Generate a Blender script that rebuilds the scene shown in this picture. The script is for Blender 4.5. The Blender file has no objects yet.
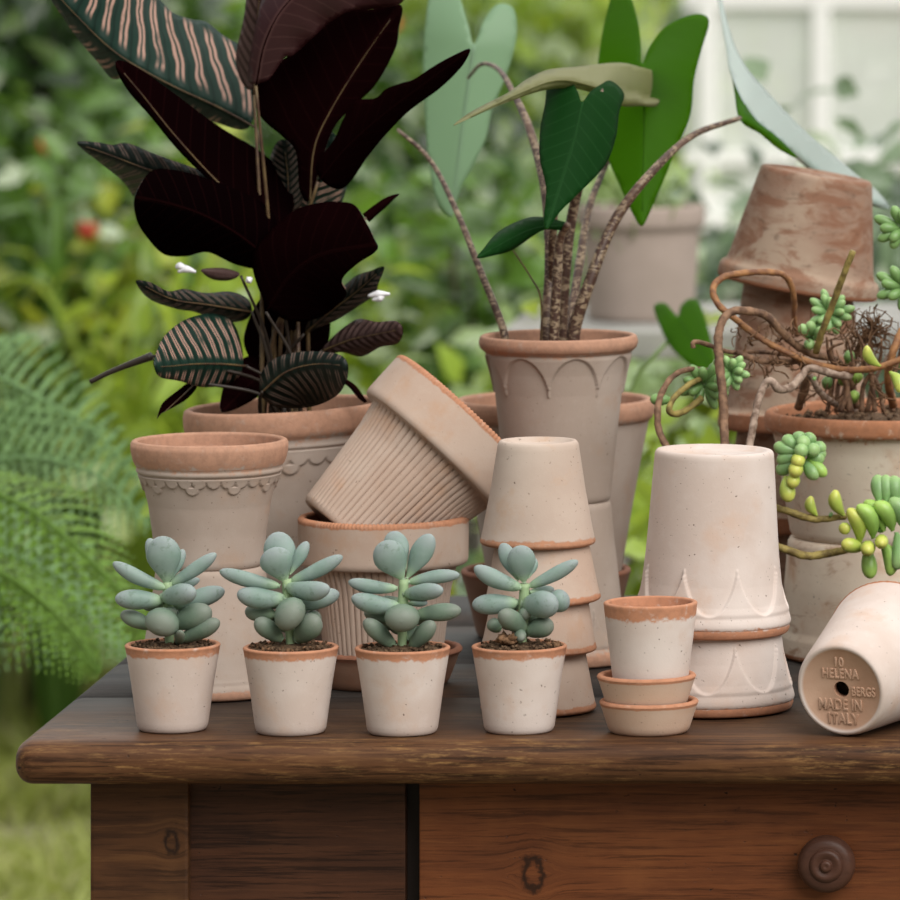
import bpy, bmesh, math, random
from mathutils import Vector, Matrix, Quaternion, noise
from mathutils.geometry import delaunay_2d_cdt
random.seed(7)
PI = math.pi
SC = bpy.context.scene
COL = SC.collection

# ------------------------------------------------------------------ camera
F = 6000.0            # focal length in pixels (900 px frame)
PX, PY = 1100.0, -150.0  # where the level optical axis meets the (cropped) frame
TOP = 0.78            # table top height
CZ = TOP + 0.736
SH = 1.25              # the camera stands this far in front of y = 0
CX = (1100 - 450) * 5.0 / F
def K(d): return (d + SH) / F      # metres per photo pixel at y = d
def P(px, py, d):
    return Vector((CX + (px - PX) * K(d), d, CZ - (py - PY) * K(d)))
cam = bpy.data.cameras.new('camera'); camo = bpy.data.objects.new('camera', cam); COL.objects.link(camo)
camo.location = (CX, -SH, CZ); camo.rotation_euler = (PI / 2, 0, 0)
cam.sensor_width = 36; cam.lens = F / 900 * 36
cam.shift_x = -(PX - 450) / 900; cam.shift_y = -(450 - PY) / 900
cam.clip_start = .05; cam.clip_end = 200
cam.dof.use_dof = True; cam.dof.focus_distance = 3.84 + SH; cam.dof.aperture_fstop = 9.0
SC.camera = camo
vs = SC.view_settings
vs.view_transform = 'Standard'; vs.look = 'None'; vs.gamma = 1; vs.use_curve_mapping = False
vs.exposure = 0.0

# ------------------------------------------------------------------ object helpers
def obj(name, me, mat=None, parent=None):
    o = bpy.data.objects.new(name, me)
    if mat is not None:
        for m in (mat if isinstance(mat, (list, tuple)) else [mat]): me.materials.append(m)
    COL.objects.link(o)
    if parent is not None: o.parent = parent
    return o
def tag(o, label, cat, group=None):
    o['label'] = label; o['category'] = cat
    if group: o['group'] = group
    return o
def empty(name, loc, label=None, cat=None, group=None):
    o = bpy.data.objects.new(name, None); COL.objects.link(o); o.location = loc
    o.empty_display_size = .02
    if label: tag(o, label, cat, group)
    return o
def struct(o): o['kind'] = 'structure'; return o
def copy_tree(o, parent=None):
    c = o.copy(); COL.objects.link(c)
    if parent is not None: c.parent = parent
    for ch in list(o.children): copy_tree(ch, c)
    return c
def mesh(name, vs_, fs, smooth=True):
    me = bpy.data.meshes.new(name); me.from_pydata([tuple(v) for v in vs_], [], fs)
    if smooth:
        me.polygons.foreach_set('use_smooth', [True] * len(me.polygons))
    me.update(); return me
def fattr(me, name, vals):
    a = me.attributes.new(name, 'FLOAT', 'POINT'); a.data.foreach_set('value', vals)
def crom(pts, n, closed=False):
    """Catmull-Rom through pts; n samples per span"""
    pts = [Vector(p) for p in pts]; out = []; m = len(pts)
    rng = range(m if closed else m - 1)
    for i in rng:
        if closed: a, b, c, d = pts[i - 1], pts[i], pts[(i + 1) % m], pts[(i + 2) % m]
        else:
            b, c = pts[i], pts[i + 1]
            a = pts[i - 1] if i else b + (b - c); d = pts[i + 2] if i + 2 < m else c + (c - b)
        for k in range(n):
            t = k / n
            out.append(.5 * ((2 * b) + (c - a) * t + (2 * a - 5 * b + 4 * c - d) * t * t + (3 * b - a - 3 * c + d) * t ** 3))
    if not closed: out.append(pts[-1].copy())
    return out
class MB:
    def __init__(s): s.v = []; s.f = []
    def box(s, x0, x1, y0, y1, z0, z1):
        b = len(s.v)
        s.v += [Vector((x, y, z)) for x in (x0, x1) for y in (y0, y1) for z in (z0, z1)]
        s.f += [tuple(b + i for i in q) for q in ((0, 1, 3, 2), (4, 6, 7, 5), (0, 4, 5, 1), (2, 3, 7, 6), (0, 2, 6, 4), (1, 5, 7, 3))]
        return s
    def tube(s, pts, rad, seg=8, cap=True, bump=0):
        pts = [Vector(p) for p in pts]; n = len(pts); b = len(s.v)
        rads = rad if isinstance(rad, (list, tuple)) else [rad] * n
        if len(rads) != n:
            rads = [rads[0] + (rads[-1] - rads[0]) * i / (n - 1) if len(rads) == 2 else
                    rads[min(int(i / (n - 1) * (len(rads) - 1)), len(rads) - 2)] * (1 - (i / (n - 1) * (len(rads) - 1) - min(int(i / (n - 1) * (len(rads) - 1)), len(rads) - 2))) +
                    rads[min(int(i / (n - 1) * (len(rads) - 1)), len(rads) - 2) + 1] * (i / (n - 1) * (len(rads) - 1) - min(int(i / (n - 1) * (len(rads) - 1)), len(rads) - 2)) for i in range(n)]
        up = None
        for i in range(n):
            t = (pts[min(i + 1, n - 1)] - pts[max(i - 1, 0)])
            t = t.normalized() if t.length > 1e-9 else Vector((0, 0, 1))
            if up is None: up = t.orthogonal().normalized()
            up = (up - t * up.dot(t)); up = up.normalized() if up.length > 1e-6 else t.orthogonal().normalized()
            w = t.cross(up)
            for k in range(seg):
                a = 2 * PI * k / seg
                r = rads[i]
                if bump: r *= 1 + bump * noise.noise(Vector((pts[i].x * 190 + k * 3.1, pts[i].y * 190, pts[i].z * 190)))
                s.v.append(pts[i] + (up * math.cos(a) + w * math.sin(a)) * r)
        for i in range(n - 1):
            for k in range(seg):
                k2 = (k + 1) % seg
                s.f.append((b + i * seg + k, b + i * seg + k2, b + (i + 1) * seg + k2, b + (i + 1) * seg + k))
        if cap:
            s.f.append(tuple(b + k for k in range(seg))[::-1]); s.f.append(tuple(b + (n - 1) * seg + k for k in range(seg)))
        return s
    def build(s, name, mat, parent=None, smooth=True):
        return obj(name, mesh(name, s.v, s.f, smooth), mat, parent)

# ------------------------------------------------------------------ materials
def new_mat(name):
    m = bpy.data.materials.new(name); m.use_nodes = True
    nt = m.node_tree; nt.nodes.clear()
    out = nt.nodes.new('ShaderNodeOutputMaterial')
    return m, nt, out
class N:
    """tiny node-graph helper"""
    def __init__(s, nt): s.nt = nt
    def n(s, t, **kw):
        x = s.nt.nodes.new(t)
        for k, v in kw.items(): setattr(x, k, v)
        return x
    def l(s, a, b): s.nt.links.new(a, b)
    def val(s, sock, v):
        if hasattr(v, 'is_output'): s.l(v, sock)
        elif isinstance(v, (tuple, list)) and len(v) == 3 and sock.type == 'RGBA': sock.default_value = (*v, 1)
        else: sock.default_value = v
    def math(s, op, a, b=0.0, c=None, clamp=False):
        x = s.n('ShaderNodeMath', operation=op, use_clamp=clamp)
        s.val(x.inputs[0], a); s.val(x.inputs[1], b)
        if c is not None: s.val(x.inputs[2], c)
        return x.outputs[0]
    def mix(s, f, a, b):
        x = s.n('ShaderNodeMix', data_type='RGBA')
        s.val(x.inputs[0], f); s.val(x.inputs[6], a); s.val(x.inputs[7], b)
        return x.outputs[2]
    def ss(s, v, lo, hi):
        x = s.n('ShaderNodeMapRange', interpolation_type='SMOOTHSTEP')
        s.val(x.inputs[0], v); x.inputs[1].default_value = lo; x.inputs[2].default_value = hi
        return x.outputs[0]
    def noise(s, vec, scale, detail=4, rough=.55, w=None, dist=0):
        x = s.n('ShaderNodeTexNoise', noise_dimensions='4D' if w is not None else '3D')
        s.l(vec, x.inputs['Vector']); x.inputs['Scale'].default_value = scale
        x.inputs['Detail'].default_value = detail; x.inputs['Roughness'].default_value = rough
        x.inputs['Distortion'].default_value = dist
        if w is not None: s.val(x.inputs['W'], w)
        return x.outputs['Fac']
    def mapping(s, vec, scale=(1, 1, 1), loc=(0, 0, 0), rot=(0, 0, 0)):
        x = s.n('ShaderNodeMapping'); s.l(vec, x.inputs[0])
        x.inputs['Scale'].default_value = scale; x.inputs['Location'].default_value = loc; x.inputs['Rotation'].default_value = rot
        return x.outputs[0]
    def bump(s, h, strength=.3, dist=.001):
        x = s.n('ShaderNodeBump'); s.l(h, x.inputs['Height']); x.inputs['Strength'].default_value = strength
        x.inputs['Distance'].default_value = dist
        return x.outputs[0]
    def attr(s, name):
        return s.n('ShaderNodeAttribute', attribute_name=name).outputs['Fac']
    def bsdf(s, col, rough, out, normal=None, spec=.5, **kw):
        x = s.n('ShaderNodeBsdfPrincipled'); s.val(x.inputs['Base Color'], col); s.val(x.inputs['Roughness'], rough)
        s.val(x.inputs['Specular IOR Level'], spec)
        for k, v in kw.items(): s.val(x.inputs[k], v)
        if normal is not None: s.l(normal, x.inputs['Normal'])
        if out is not None: s.l(x.outputs[0], out.inputs[0])
        return x.outputs[0]

def pot_mat(name, base, warm, pale, rim, grime=None, grime_amt=0.0, speck=.5, streak=0.0, bump=.25, glo=.46):
    m, nt, out = new_mat(name); g = N(nt)
    tc = g.n('ShaderNodeTexCoord').outputs['Object']; rnd = g.n('ShaderNodeObjectInfo').outputs['Random']
    w = g.math('MULTIPLY', rnd, 37.0)
    a = g.noise(tc, 14, 3, .5, w); b = g.noise(tc, 26, 5, .6, g.math('ADD', w, 9.0)); c = g.noise(tc, 120, 4, .6, w)
    col = g.mix(g.ss(a, .38, .68), base, pale)
    col = g.mix(g.math('MULTIPLY', g.ss(b, .52, .72), .8), col, warm)
    col = g.mix(g.math('MULTIPLY', g.ss(c, .5, .75), .25), col, pale)
    if grime:
        v2 = g.mapping(tc, (1, 1, 2.2))
        gn = g.noise(v2, 20, 6, .62, g.math('ADD', w, 4.0), 1.2)
        col = g.mix(g.math('MULTIPLY', g.ss(gn, glo, glo + .14), grime_amt), col, grime)
        gn2 = g.noise(v2, 55, 5, .6, g.math('ADD', w, 14.0), .6)
        col = g.mix(g.math('MULTIPLY', g.ss(gn2, glo + .09, glo + .24), grime_amt * .6), col, (.10, .065, .045))
    sp = g.noise(tc, 420, 1, .4, w); sp2 = g.noise(tc, 45, 2, .5, g.math('ADD', w, 3.0))
    spk = g.math('MULTIPLY', g.ss(sp, .70, .76), g.ss(sp2, .38, .6))
    col = g.mix(g.math('MULTIPLY', spk, speck), col, (.09, .055, .035))
    # bare clay band at the lip, ragged edge
    lip = g.attr('lip'); rn = g.noise(tc, 160, 5, .65, w); rn2 = g.noise(tc, 38, 3, .5, w)
    e = g.math('ADD', lip, g.math('ADD', g.math('MULTIPLY', g.math('SUBTRACT', rn, .5), 1.1), g.math('MULTIPLY', g.math('SUBTRACT', rn2, .5), .6)))
    rimc = g.mix(g.ss(rn, .35, .7), rim, tuple(x * .78 for x in rim))
    rimc = g.mix(g.math('MULTIPLY', g.ss(c, .55, .75), .45), rimc, pale)
    rf = g.math('SUBTRACT', 1.0, g.ss(e, .85, 1.12))
    col = g.mix(g.math('MULTIPLY', rf, .92), col, rimc)
    bare = g.attr('bare')
    col = g.mix(g.math('MULTIPLY', bare, .9), col, g.mix(g.ss(b, .35, .65), (.50, .315, .215), (.44, .255, .165)))
    h = g.math('ADD', g.math('MULTIPLY', c, .6), g.math('ADD', g.math('MULTIPLY', g.noise(tc, 700, 3, .6, w), .4), g.math('MULTIPLY', spk, -1.2)))
    g.bsdf(col, .88, out, g.bump(h, bump, .0012), spec=.25)
    return m
M = {}
M['white_clay'] = pot_mat('whitewashed_clay', (.545, .445, .395), (.56, .41, .33), (.64, .56, .52), (.48, .205, .105), speck=.8)
M['pale_clay'] = pot_mat('pale_clay', (.46, .36, .30), (.48, .33, .235), (.53, .435, .37), (.45, .21, .115), speck=.7)
M['rose_clay'] = pot_mat('rose_clay', (.47, .345, .275), (.48, .31, .215), (.53, .425, .355), (.46, .205, .11), speck=.65)
M['grey_clay'] = pot_mat('grey_rose_clay', (.38, .30, .25), (.405, .285, .215), (.45, .37, .32), (.45, .24, .155), speck=.6)
M['red_clay'] = pot_mat('red_clay', (.24, .12, .075), (.26, .12, .07), (.28, .165, .115), (.27, .115, .07), speck=.4)
M['saucer_clay'] = pot_mat('saucer_clay', (.54, .375, .28), (.55, .345, .235), (.58, .44, .35), (.48, .215, .12), speck=.6)
M['old_clay'] = pot_mat('weathered_clay', (.28, .18, .13), (.31, .155, .09), (.37, .275, .205), (.30, .125, .065), grime=(.21, .095, .055), grime_amt=.8, speck=.7)
M['mossy_clay'] = pot_mat('stained_clay', (.62, .51, .41), (.55, .36, .24), (.70, .61, .50), (.40, .155, .07), grime=(.34, .19, .11), grime_amt=.75, speck=.8, glo=.545)

def wood_mat(name, dark, mid, light, rough=.5, knots=(), gold=0.0, weather=None, streaks=1.0, spec=.2):
    m, nt, out = new_mat(name); g = N(nt)
    tc = g.n('ShaderNodeTexCoord').outputs['Object']
    vec = tc; ring = None
    for (kx, kz, kr) in knots:
        sub = g.n('ShaderNodeVectorMath', operation='SUBTRACT'); g.l(tc, sub.inputs[0]); sub.inputs[1].default_value = (kx, 0, kz)
        sep = g.n('ShaderNodeSeparateXYZ'); g.l(sub.outputs[0], sep.inputs[0])
        wob = g.math('MULTIPLY', g.math('SUBTRACT', g.noise(tc, 170, 4), .5), kr * 1.3)
        dx = g.math('MULTIPLY', sep.outputs[0], 1.7); dz = sep.outputs[2]
        d = g.math('ADD', g.math('SQRT', g.math('ADD', g.math('MULTIPLY', dx, dx), g.math('MULTIPLY', dz, dz))), wob)
        e = g.math('POWER', 2.718, g.math('MULTIPLY', g.math('MULTIPLY', d, d), -1 / (kr * 2.2) ** 2))
        sg = g.math('SIGN', dz)
        cm = g.n('ShaderNodeCombineXYZ'); g.l(g.math('MULTIPLY', g.math('MULTIPLY', e, sg), -kr * .8), cm.inputs[2])
        ad = g.n('ShaderNodeVectorMath', operation='ADD'); g.l(vec, ad.inputs[0]); g.l(cm.outputs[0], ad.inputs[1]); vec = ad.outputs[0]
        rr = g.math('MULTIPLY', g.ss(d, kr * .45, kr * .85), g.math('SUBTRACT', 1.0, g.ss(d, kr * .95, kr * 1.5)))
        ring = rr if ring is None else g.math('MAXIMUM', ring, rr)
    big = g.noise(g.mapping(vec, (1.6, 16, 16)), 3.2, 5, .6, dist=.6)
    fine = g.noise(g.mapping(vec, (2.2, 62, 62)), 3.5, 6, .72, dist=.3)
    pat = g.noise(tc, 9, 4, .6)
    col = g.mix(g.ss(big, .3, .7), dark, mid)
    col = g.mix(g.math('MULTIPLY', g.ss(pat, .45, .75), .6), col, light)
    col = g.mix(g.math('MULTIPLY', g.ss(fine, .50, .62), .75 * streaks), col, tuple(x * .32 for x in dark))
    col = g.mix(g.math('MULTIPLY', g.ss(fine, .46, .34), .55 * streaks), col, light)
    if gold:
        gl = g.noise(g.mapping(tc, (11, 95, 95)), 3.1, 5, .75); gm = g.noise(tc, 12, 3, .5)
        col = g.mix(g.math('MULTIPLY', g.math('MULTIPLY', g.ss(gl, .50, .70), g.ss(gm, .34, .62)), gold), col, (.30, .165, .062))
    if ring is not None: col = g.mix(g.math('MULTIPLY', ring, .85), col, (.012, .006, .004))
    # nicks and scratches
    nk = g.noise(g.mapping(tc, (1, 1, 1.6)), 120, 2, .5); nm = g.noise(tc, 22, 2, .5)
    nick = g.math('MULTIPLY', g.ss(nk, .70, .75), g.ss(nm, .45, .6))
    col = g.mix(g.math('MULTIPLY', nick, .8), col, (.010, .006, .005))
    if weather:
        wt = g.attr('weather'); wn = g.noise(g.mapping(tc, (1.3, 7, 7)), 3.2, 6, .7, dist=.4); wk = g.noise(g.mapping(tc, (1.0, 9, 9)), 3.7, 5, .7, dist=.8)
        wc = g.mix(g.ss(wn, .35, .7), weather, tuple(x * .5 for x in weather))
        wc = g.mix(g.math('MULTIPLY', g.ss(wk, .56, .64), .85), wc, tuple(x * .18 for x in weather))
        fine = g.math('ADD', fine, g.math('MULTIPLY', g.math('MULTIPLY', wt, g.ss(wk, .5, .64)), 1.6))
        wx = g.noise(tc, 6, 3, .5)
        col = g.mix(g.math('MULTIPLY', wt, g.ss(wx, .15, .5)), col, wc)
    top_r = g.math('MULTIPLY', g.attr('weather'), .12) if weather else 0.0
    h = g.math('ADD', g.math('MULTIPLY', fine, -.7), g.math('ADD', g.math('MULTIPLY', big, .5), g.math('MULTIPLY', nick, -2.2)))
    rg = g.math('ADD', g.math('MULTIPLY', g.math('SUBTRACT', pat, .5), .25), g.math('ADD', top_r, rough))
    g.bsdf(col, rg, out, g.bump(h, .35, .0012), spec=spec)
    return m

def leaf_mat(name, col, col2, trans=.35, tcol=None, rough=.45, spec=.4, var=.5, vein=None, pale=None):
    m, nt, out = new_mat(name); g = N(nt)
    geo = g.n('ShaderNodeNewGeometry'); tc = g.n('ShaderNodeTexCoord').outputs['Object']
    f = g.math('ADD', g.math('MULTIPLY', geo.outputs['Random Per Island'], var), g.math('MULTIPLY', g.noise(tc, 6, 3), 1 - var))
    c = g.mix(g.ss(f, .2, .8), col, col2)
    norm = None
    if vein:
        uv = g.n('ShaderNodeUVMap').outputs[0]; sp = g.n('ShaderNodeSeparateXYZ'); g.l(uv, sp.inputs[0])
        s = g.math('ABSOLUTE', sp.outputs[1]); q = g.math('SUBTRACT', g.math('MULTIPLY', sp.outputs[0], vein[0]), g.math('MULTIPLY', s, vein[1]))
        fr = g.math('ABSOLUTE', g.math('SUBTRACT', g.math('FRACT', g.math('ADD', q, 20.0)), .5))
        v = g.math('MAXIMUM', g.math('SUBTRACT', 1.0, g.ss(fr, 0.0, .06)), g.math('SUBTRACT', 1.0, g.ss(s, .02, .05)))
        c = g.mix(g.math('MULTIPLY', v, vein[2]), c, vein[3])
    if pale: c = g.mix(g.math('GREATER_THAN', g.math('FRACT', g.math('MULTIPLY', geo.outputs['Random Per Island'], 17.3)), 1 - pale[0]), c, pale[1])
    b = g.bsdf(c, rough, None, norm, spec)
    t = g.n('ShaderNodeBsdfTranslucent'); g.val(t.inputs[0], tcol if tcol else c)
    ms = g.n('ShaderNodeMixShader'); ms.inputs[0].default_value = trans
    g.l(b, ms.inputs[1]); g.l(t.outputs[0], ms.inputs[2]); g.l(ms.outputs[0], out.inputs[0])
    return m

def striped_leaf_mat(name, green, pink, amount=1.0):
    m, nt, out = new_mat(name); g = N(nt)
    uv = g.n('ShaderNodeUVMap').outputs[0]; sp = g.n('ShaderNodeSeparateXYZ'); g.l(uv, sp.inputs[0])
    tc = g.n('ShaderNodeTexCoord').outputs['Object']
    t, s0 = sp.outputs[0], sp.outputs[1]; s = g.math('ABSOLUTE', s0)
    wob = g.math('MULTIPLY', g.math('SUBTRACT', g.noise(tc, 30, 1), .5), .7)
    q = g.math('ADD', g.math('ADD', g.math('SUBTRACT', g.math('MULTIPLY', t, 11.0), g.math('MULTIPLY', g.math('POWER', s, 1.3), 2.6)), wob), 40.0)
    fr = g.math('FRACT', q)
    def band(c0, w):
        d = g.math('ABSOLUTE', g.math('SUBTRACT', fr, c0)); return g.math('SUBTRACT', 1.0, g.ss(d, w * .5, w))
    b = g.math('MAXIMUM', band(.34, .10), band(.62, .10))
    b = g.math('MULTIPLY', b, g.math('MULTIPLY', g.ss(s, .08, .2), g.math('SUBTRACT', 1.0, g.ss(s, .82, .95))))
    b = g.math('MULTIPLY', b, g.ss(g.noise(tc, 40, 3), .25, .5))
    base = g.mix(g.ss(fr, 0.0, .2), (green[0] * .5, green[1] * .5, green[2] * .5), green)
    col = g.mix(g.math('MULTIPLY', b, amount), base, pink)
    h = g.math('SINE', g.math('MULTIPLY', q, 2 * PI))
    g.bsdf(col, .45, out, g.bump(h, .25, .002), spec=.18)
    return m

def plain(name, col, rough=.7, spec=.4, nscale=0, col2=None, bump=0, **kw):
    m, nt, out = new_mat(name); g = N(nt)
    c = col; norm = None
    if nscale:
        tc = g.n('ShaderNodeTexCoord').outputs['Object']; nn = g.noise(tc, nscale, 5, .6)
        c = g.mix(g.ss(nn, .35, .68), col, col2 or tuple(x * .6 for x in col))
        if bump: norm = g.bump(nn, bump, .003)
    g.bsdf(c, rough, out, norm, spec, **kw)
    return m
M['maroon'] = leaf_mat('maroon_leaf_underside', (.002, .0006, .0008), (.005, .0009, .0012), .04, (.14, .003, .004), .75, 0.0, vein=(11, 2.6, .25, (.02, .005, .005)))
M['maroon_lit'] = leaf_mat('lit_leaf_underside', (.035, .008, .011), (.065, .018, .021), .2, (.22, .03, .035), .38, .5, vein=(11, 2.6, .35, (.17, .08, .075)))  # same underside as maroon, the light on it put into a rosier colour
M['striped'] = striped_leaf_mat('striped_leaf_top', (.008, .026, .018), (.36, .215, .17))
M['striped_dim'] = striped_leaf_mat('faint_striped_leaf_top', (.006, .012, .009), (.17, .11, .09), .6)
M['brown_leaf'] = striped_leaf_mat('brownish_leaf_top', (.055, .030, .028), (.13, .085, .075), .6)
M['petiole'] = plain('olive_petiole', (.13, .085, .035), .5, nscale=60, col2=(.06, .03, .02))
M['petiole_dark'] = plain('dark_petiole', (.025, .017, .012), .5)
M['white_petal'] = plain('white_petal', (.8, .8, .85), .5)
M['soil'] = plain('potting_soil', (.055, .032, .02), .95, .1, 240, (.18, .115, .07), .8)
M['bark_bit'] = plain('bark_crumb', (.22, .125, .07), .95, .1, 200, (.10, .055, .03), .8)
def succ_mat(name, a, b, tip):
    m, nt, out = new_mat(name); g = N(nt)
    tc = g.n('ShaderNodeTexCoord').outputs['Object']; n1 = g.noise(tc, 45, 4, .55); n2 = g.noise(tc, 230, 4, .6); n3 = g.noise(tc, 30, 2, .5)
    l = g.attr('along')
    c = g.mix(g.ss(l, .0, .34), (.31, .43, .28), g.mix(g.ss(n1, .35, .65), a, b))
    c = g.mix(g.math('MULTIPLY', g.ss(l, .55, 1.0), .7), c, tip)
    c = g.mix(g.math('MULTIPLY', g.math('MULTIPLY', g.ss(n2, .52, .68), g.ss(n3, .48, .6)), .55), c, (.10, .16, .115))
    g.bsdf(c, .55, out, g.bump(n1, .1, .001), .35, **{'Subsurface Weight': .12, 'Subsurface Radius': (.004, .006, .003), 'Subsurface Scale': 1.0})
    return m
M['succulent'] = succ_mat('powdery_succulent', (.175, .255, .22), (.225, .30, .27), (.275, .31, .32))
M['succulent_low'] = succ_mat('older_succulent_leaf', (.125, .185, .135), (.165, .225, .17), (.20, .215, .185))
M['succ_stem'] = plain('succulent_stem', (.32, .44, .24), .6, nscale=90, col2=(.24, .34, .19))
def sedum_mat(name, a, tip):
    m, nt, out = new_mat(name); g = N(nt)
    tc = g.n('ShaderNodeTexCoord').outputs['Object']; l = g.attr('along'); n1 = g.noise(tc, 60, 3)
    c = g.mix(g.math('MULTIPLY', g.ss(l, .55, 1.0), .8), g.mix(g.ss(n1, .3, .7), a, tuple(x * .8 for x in a)), tip)
    g.bsdf(c, .38, out, None, .45, **{'Subsurface Weight': .15, 'Subsurface Radius': (.003, .006, .002), 'Subsurface Scale': 1.0})
    return m
M['sedum'] = sedum_mat('sedum_leaf', (.27, .45, .10), (.40, .60, .13))
M['sedum_blue'] = sedum_mat('bluish_sedum_leaf', (.22, .39, .15), (.33, .50, .20))
M['sedum_deep'] = sedum_mat('deep_sedum_leaf', (.17, .31, .10), (.24, .40, .14))
M['sedum_yellow'] = sedum_mat('yellow_sedum_leaf', (.40, .50, .09), (.60, .60, .13))
M['twig'] = plain('brown_twig', (.26, .15, .09), .75, .3, 110, (.085, .045, .028), .6)
M['twig_red'] = plain('rusty_twig', (.34, .16, .06), .6, .4, 110, (.15, .06, .03), .6)
M['twig_olive'] = plain('olive_twig', (.32, .25, .075), .65, .3, 110, (.13, .09, .03), .6)
M['twig_grey'] = plain('grey_twig', (.40, .30, .24), .8, .2, 120, (.14, .09, .065), .6)
M['root'] = plain('fine_root', (.17, .095, .055), .9, .1)
def zebra_mat():
    m, nt, out = new_mat('zebra_stalk'); g = N(nt)
    tc = g.n('ShaderNodeTexCoord').outputs['Object']
    a = g.noise(g.mapping(tc, (1.0, 1.0, 1.9)), 125, 3, .6, dist=1.2); b = g.noise(tc, 20, 2)
    c = g.mix(g.ss(a, .41, .52), (.27, .20, .13), (.055, .025, .017))
    c = g.mix(g.math('MULTIPLY', g.ss(b, .5, .7), .4), c, (.15, .08, .05))
    g.bsdf(c, .5, out, None, .4); return m
M['zebra'] = zebra_mat()
GV = (.15, .30, .06)
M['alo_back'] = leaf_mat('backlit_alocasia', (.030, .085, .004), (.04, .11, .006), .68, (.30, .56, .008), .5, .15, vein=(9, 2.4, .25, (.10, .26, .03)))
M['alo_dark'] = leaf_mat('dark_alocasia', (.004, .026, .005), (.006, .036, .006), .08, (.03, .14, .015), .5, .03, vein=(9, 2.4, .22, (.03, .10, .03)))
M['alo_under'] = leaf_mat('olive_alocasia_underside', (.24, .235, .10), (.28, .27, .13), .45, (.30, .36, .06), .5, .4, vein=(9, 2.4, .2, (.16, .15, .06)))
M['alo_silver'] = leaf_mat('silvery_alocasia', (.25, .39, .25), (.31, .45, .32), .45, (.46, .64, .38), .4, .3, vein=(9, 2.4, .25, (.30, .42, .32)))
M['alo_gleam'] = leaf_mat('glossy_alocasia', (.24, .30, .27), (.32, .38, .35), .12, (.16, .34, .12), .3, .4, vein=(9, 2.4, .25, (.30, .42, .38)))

def settle(root, loc):
    """children were modelled in world space with the root at the origin: move the root to its base"""
    loc = Vector(loc); root.location = loc; seen = set()
    def go(o):
        for c in o.children:
            if c.data is not None and not c.get('_loc') and c.data.name not in seen:
                seen.add(c.data.name); c.data.transform(Matrix.Translation(-loc))
            go(c)
    go(root)

# ------------------------------------------------------------------ pots
def resample(pts, step):
    out = [pts[0]]
    for a, b in zip(pts, pts[1:]):
        L = math.dist(a, b); n = max(1, int(round(L / (step(a, b) if callable(step) else step))))
        for k in range(1, n + 1): out.append((a[0] + (b[0] - a[0]) * k / n, a[1] + (b[1] - a[1]) * k / n))
    return out
def smoothstep(a, b, x):
    t = min(1, max(0, (x - a) / (b - a))); return t * t * (3 - 2 * t)
def pot_meshes(name, outer, t=.006, floor=.008, band=.006, hole=.006, step=.004, segs=96, relief=None, teeth=0, lipr=None, inner_band=True, rec=.002, ring=(.82, .87)):
    """outer: (r, z) from the base edge up to the outer lip edge; returns (body mesh, rim mesh), base centre at the origin"""
    rb = outer[0][0]; R, H = outer[-1]
    base = [(hole, rec), (rb * ring[0], rec), (rb * ring[1], 0), (rb - .0012, 0), (rb, .0012)]
    out = [(rb, .0012)] + [(r, z) for r, z in outer[1:]]
    out = resample(out, step)
    lr = (lipr or t) / 2
    # round lip
    lip = [(R - lr + lr * math.cos(a), H - lr + lr * .8 * math.sin(a)) for a in [PI * k / 8 for k in range(9)]]
    out = [p for p in out if p[1] < H - lr - 1e-5]
    inn = []
    for (r, z) in reversed(out):
        if z > floor + .004: inn.append((max(r - t, hole + .004), z))
    k = [i for i in range(1, len(inn)) if i % 3 == 0 or i == len(inn) - 1]
    inn = [inn[i] for i in k if inn[i][1] < H - lr - .001]
    rf = max(rb - t, hole + .006)
    inn += [(rf, floor + .003), (rf - .004, floor), (hole, floor), (hole, rec)]
    prof = base + out[1:] + lip + inn
    nb = len(base) + len(out) - 1; nl = len(lip)
    # distance down from the lip, in units of the bare band
    lipv = []
    for i, (r, z) in enumerate(prof):
        if i < len(base): lipv.append(9.0)
        elif i < nb: lipv.append((H - z) / band if band else 9)
        elif i < nb + nl: lipv.append(0.0)
        else: lipv.append(.3 if inner_band else 1.5)
    vs_, lv = [], []
    for i, (r, z) in enumerate(prof):
        for s in range(segs):
            a = 2 * PI * s / segs; rr = r; zz = z
            if relief and len(base) <= i < nb: rr += relief(a, z, r)
            if teeth and nb <= i < nb + nl:
                w = .5 + .5 * math.cos(a * teeth); rr += .0004 * w * (1 if i < nb + 4 else 0); zz += .0008 * w * math.sin(PI * (i - nb) / (nl - 1))
            vs_.append((rr * math.cos(a), rr * math.sin(a), zz)); lv.append(lipv[i])
    rows = len(prof)
    cut = nb
    while cut > len(base) and H - prof[cut - 1][1] < max(band, .004): cut -= 1
    cut2 = nb + nl
    def sub(i0, i1, close, nm):
        v = vs_[i0 * segs:(i1 + 1) * segs]; l = lv[i0 * segs:(i1 + 1) * segs]; f = []
        for i in range(i1 - i0):
            for s in range(segs):
                s2 = (s + 1) % segs; f.append((i * segs + s, i * segs + s2, (i + 1) * segs + s2, (i + 1) * segs + s))
        return v, l, f
    v1, l1, f1 = sub(0, cut, 0, '')
    v2, l2, f2 = sub(cut2, rows - 1, 0, '')
    b = len(v1)
    body = mesh(name, v1 + v2, f1 + [tuple(b + i for i in q) for q in f2]); fattr(body, 'lip', l1 + l2)
    v3, l3, f3 = sub(cut, cut2, 0, '')
    rim = mesh(name + '_rim', v3, f3); fattr(rim, 'lip', l3)
    return body, rim
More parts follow.
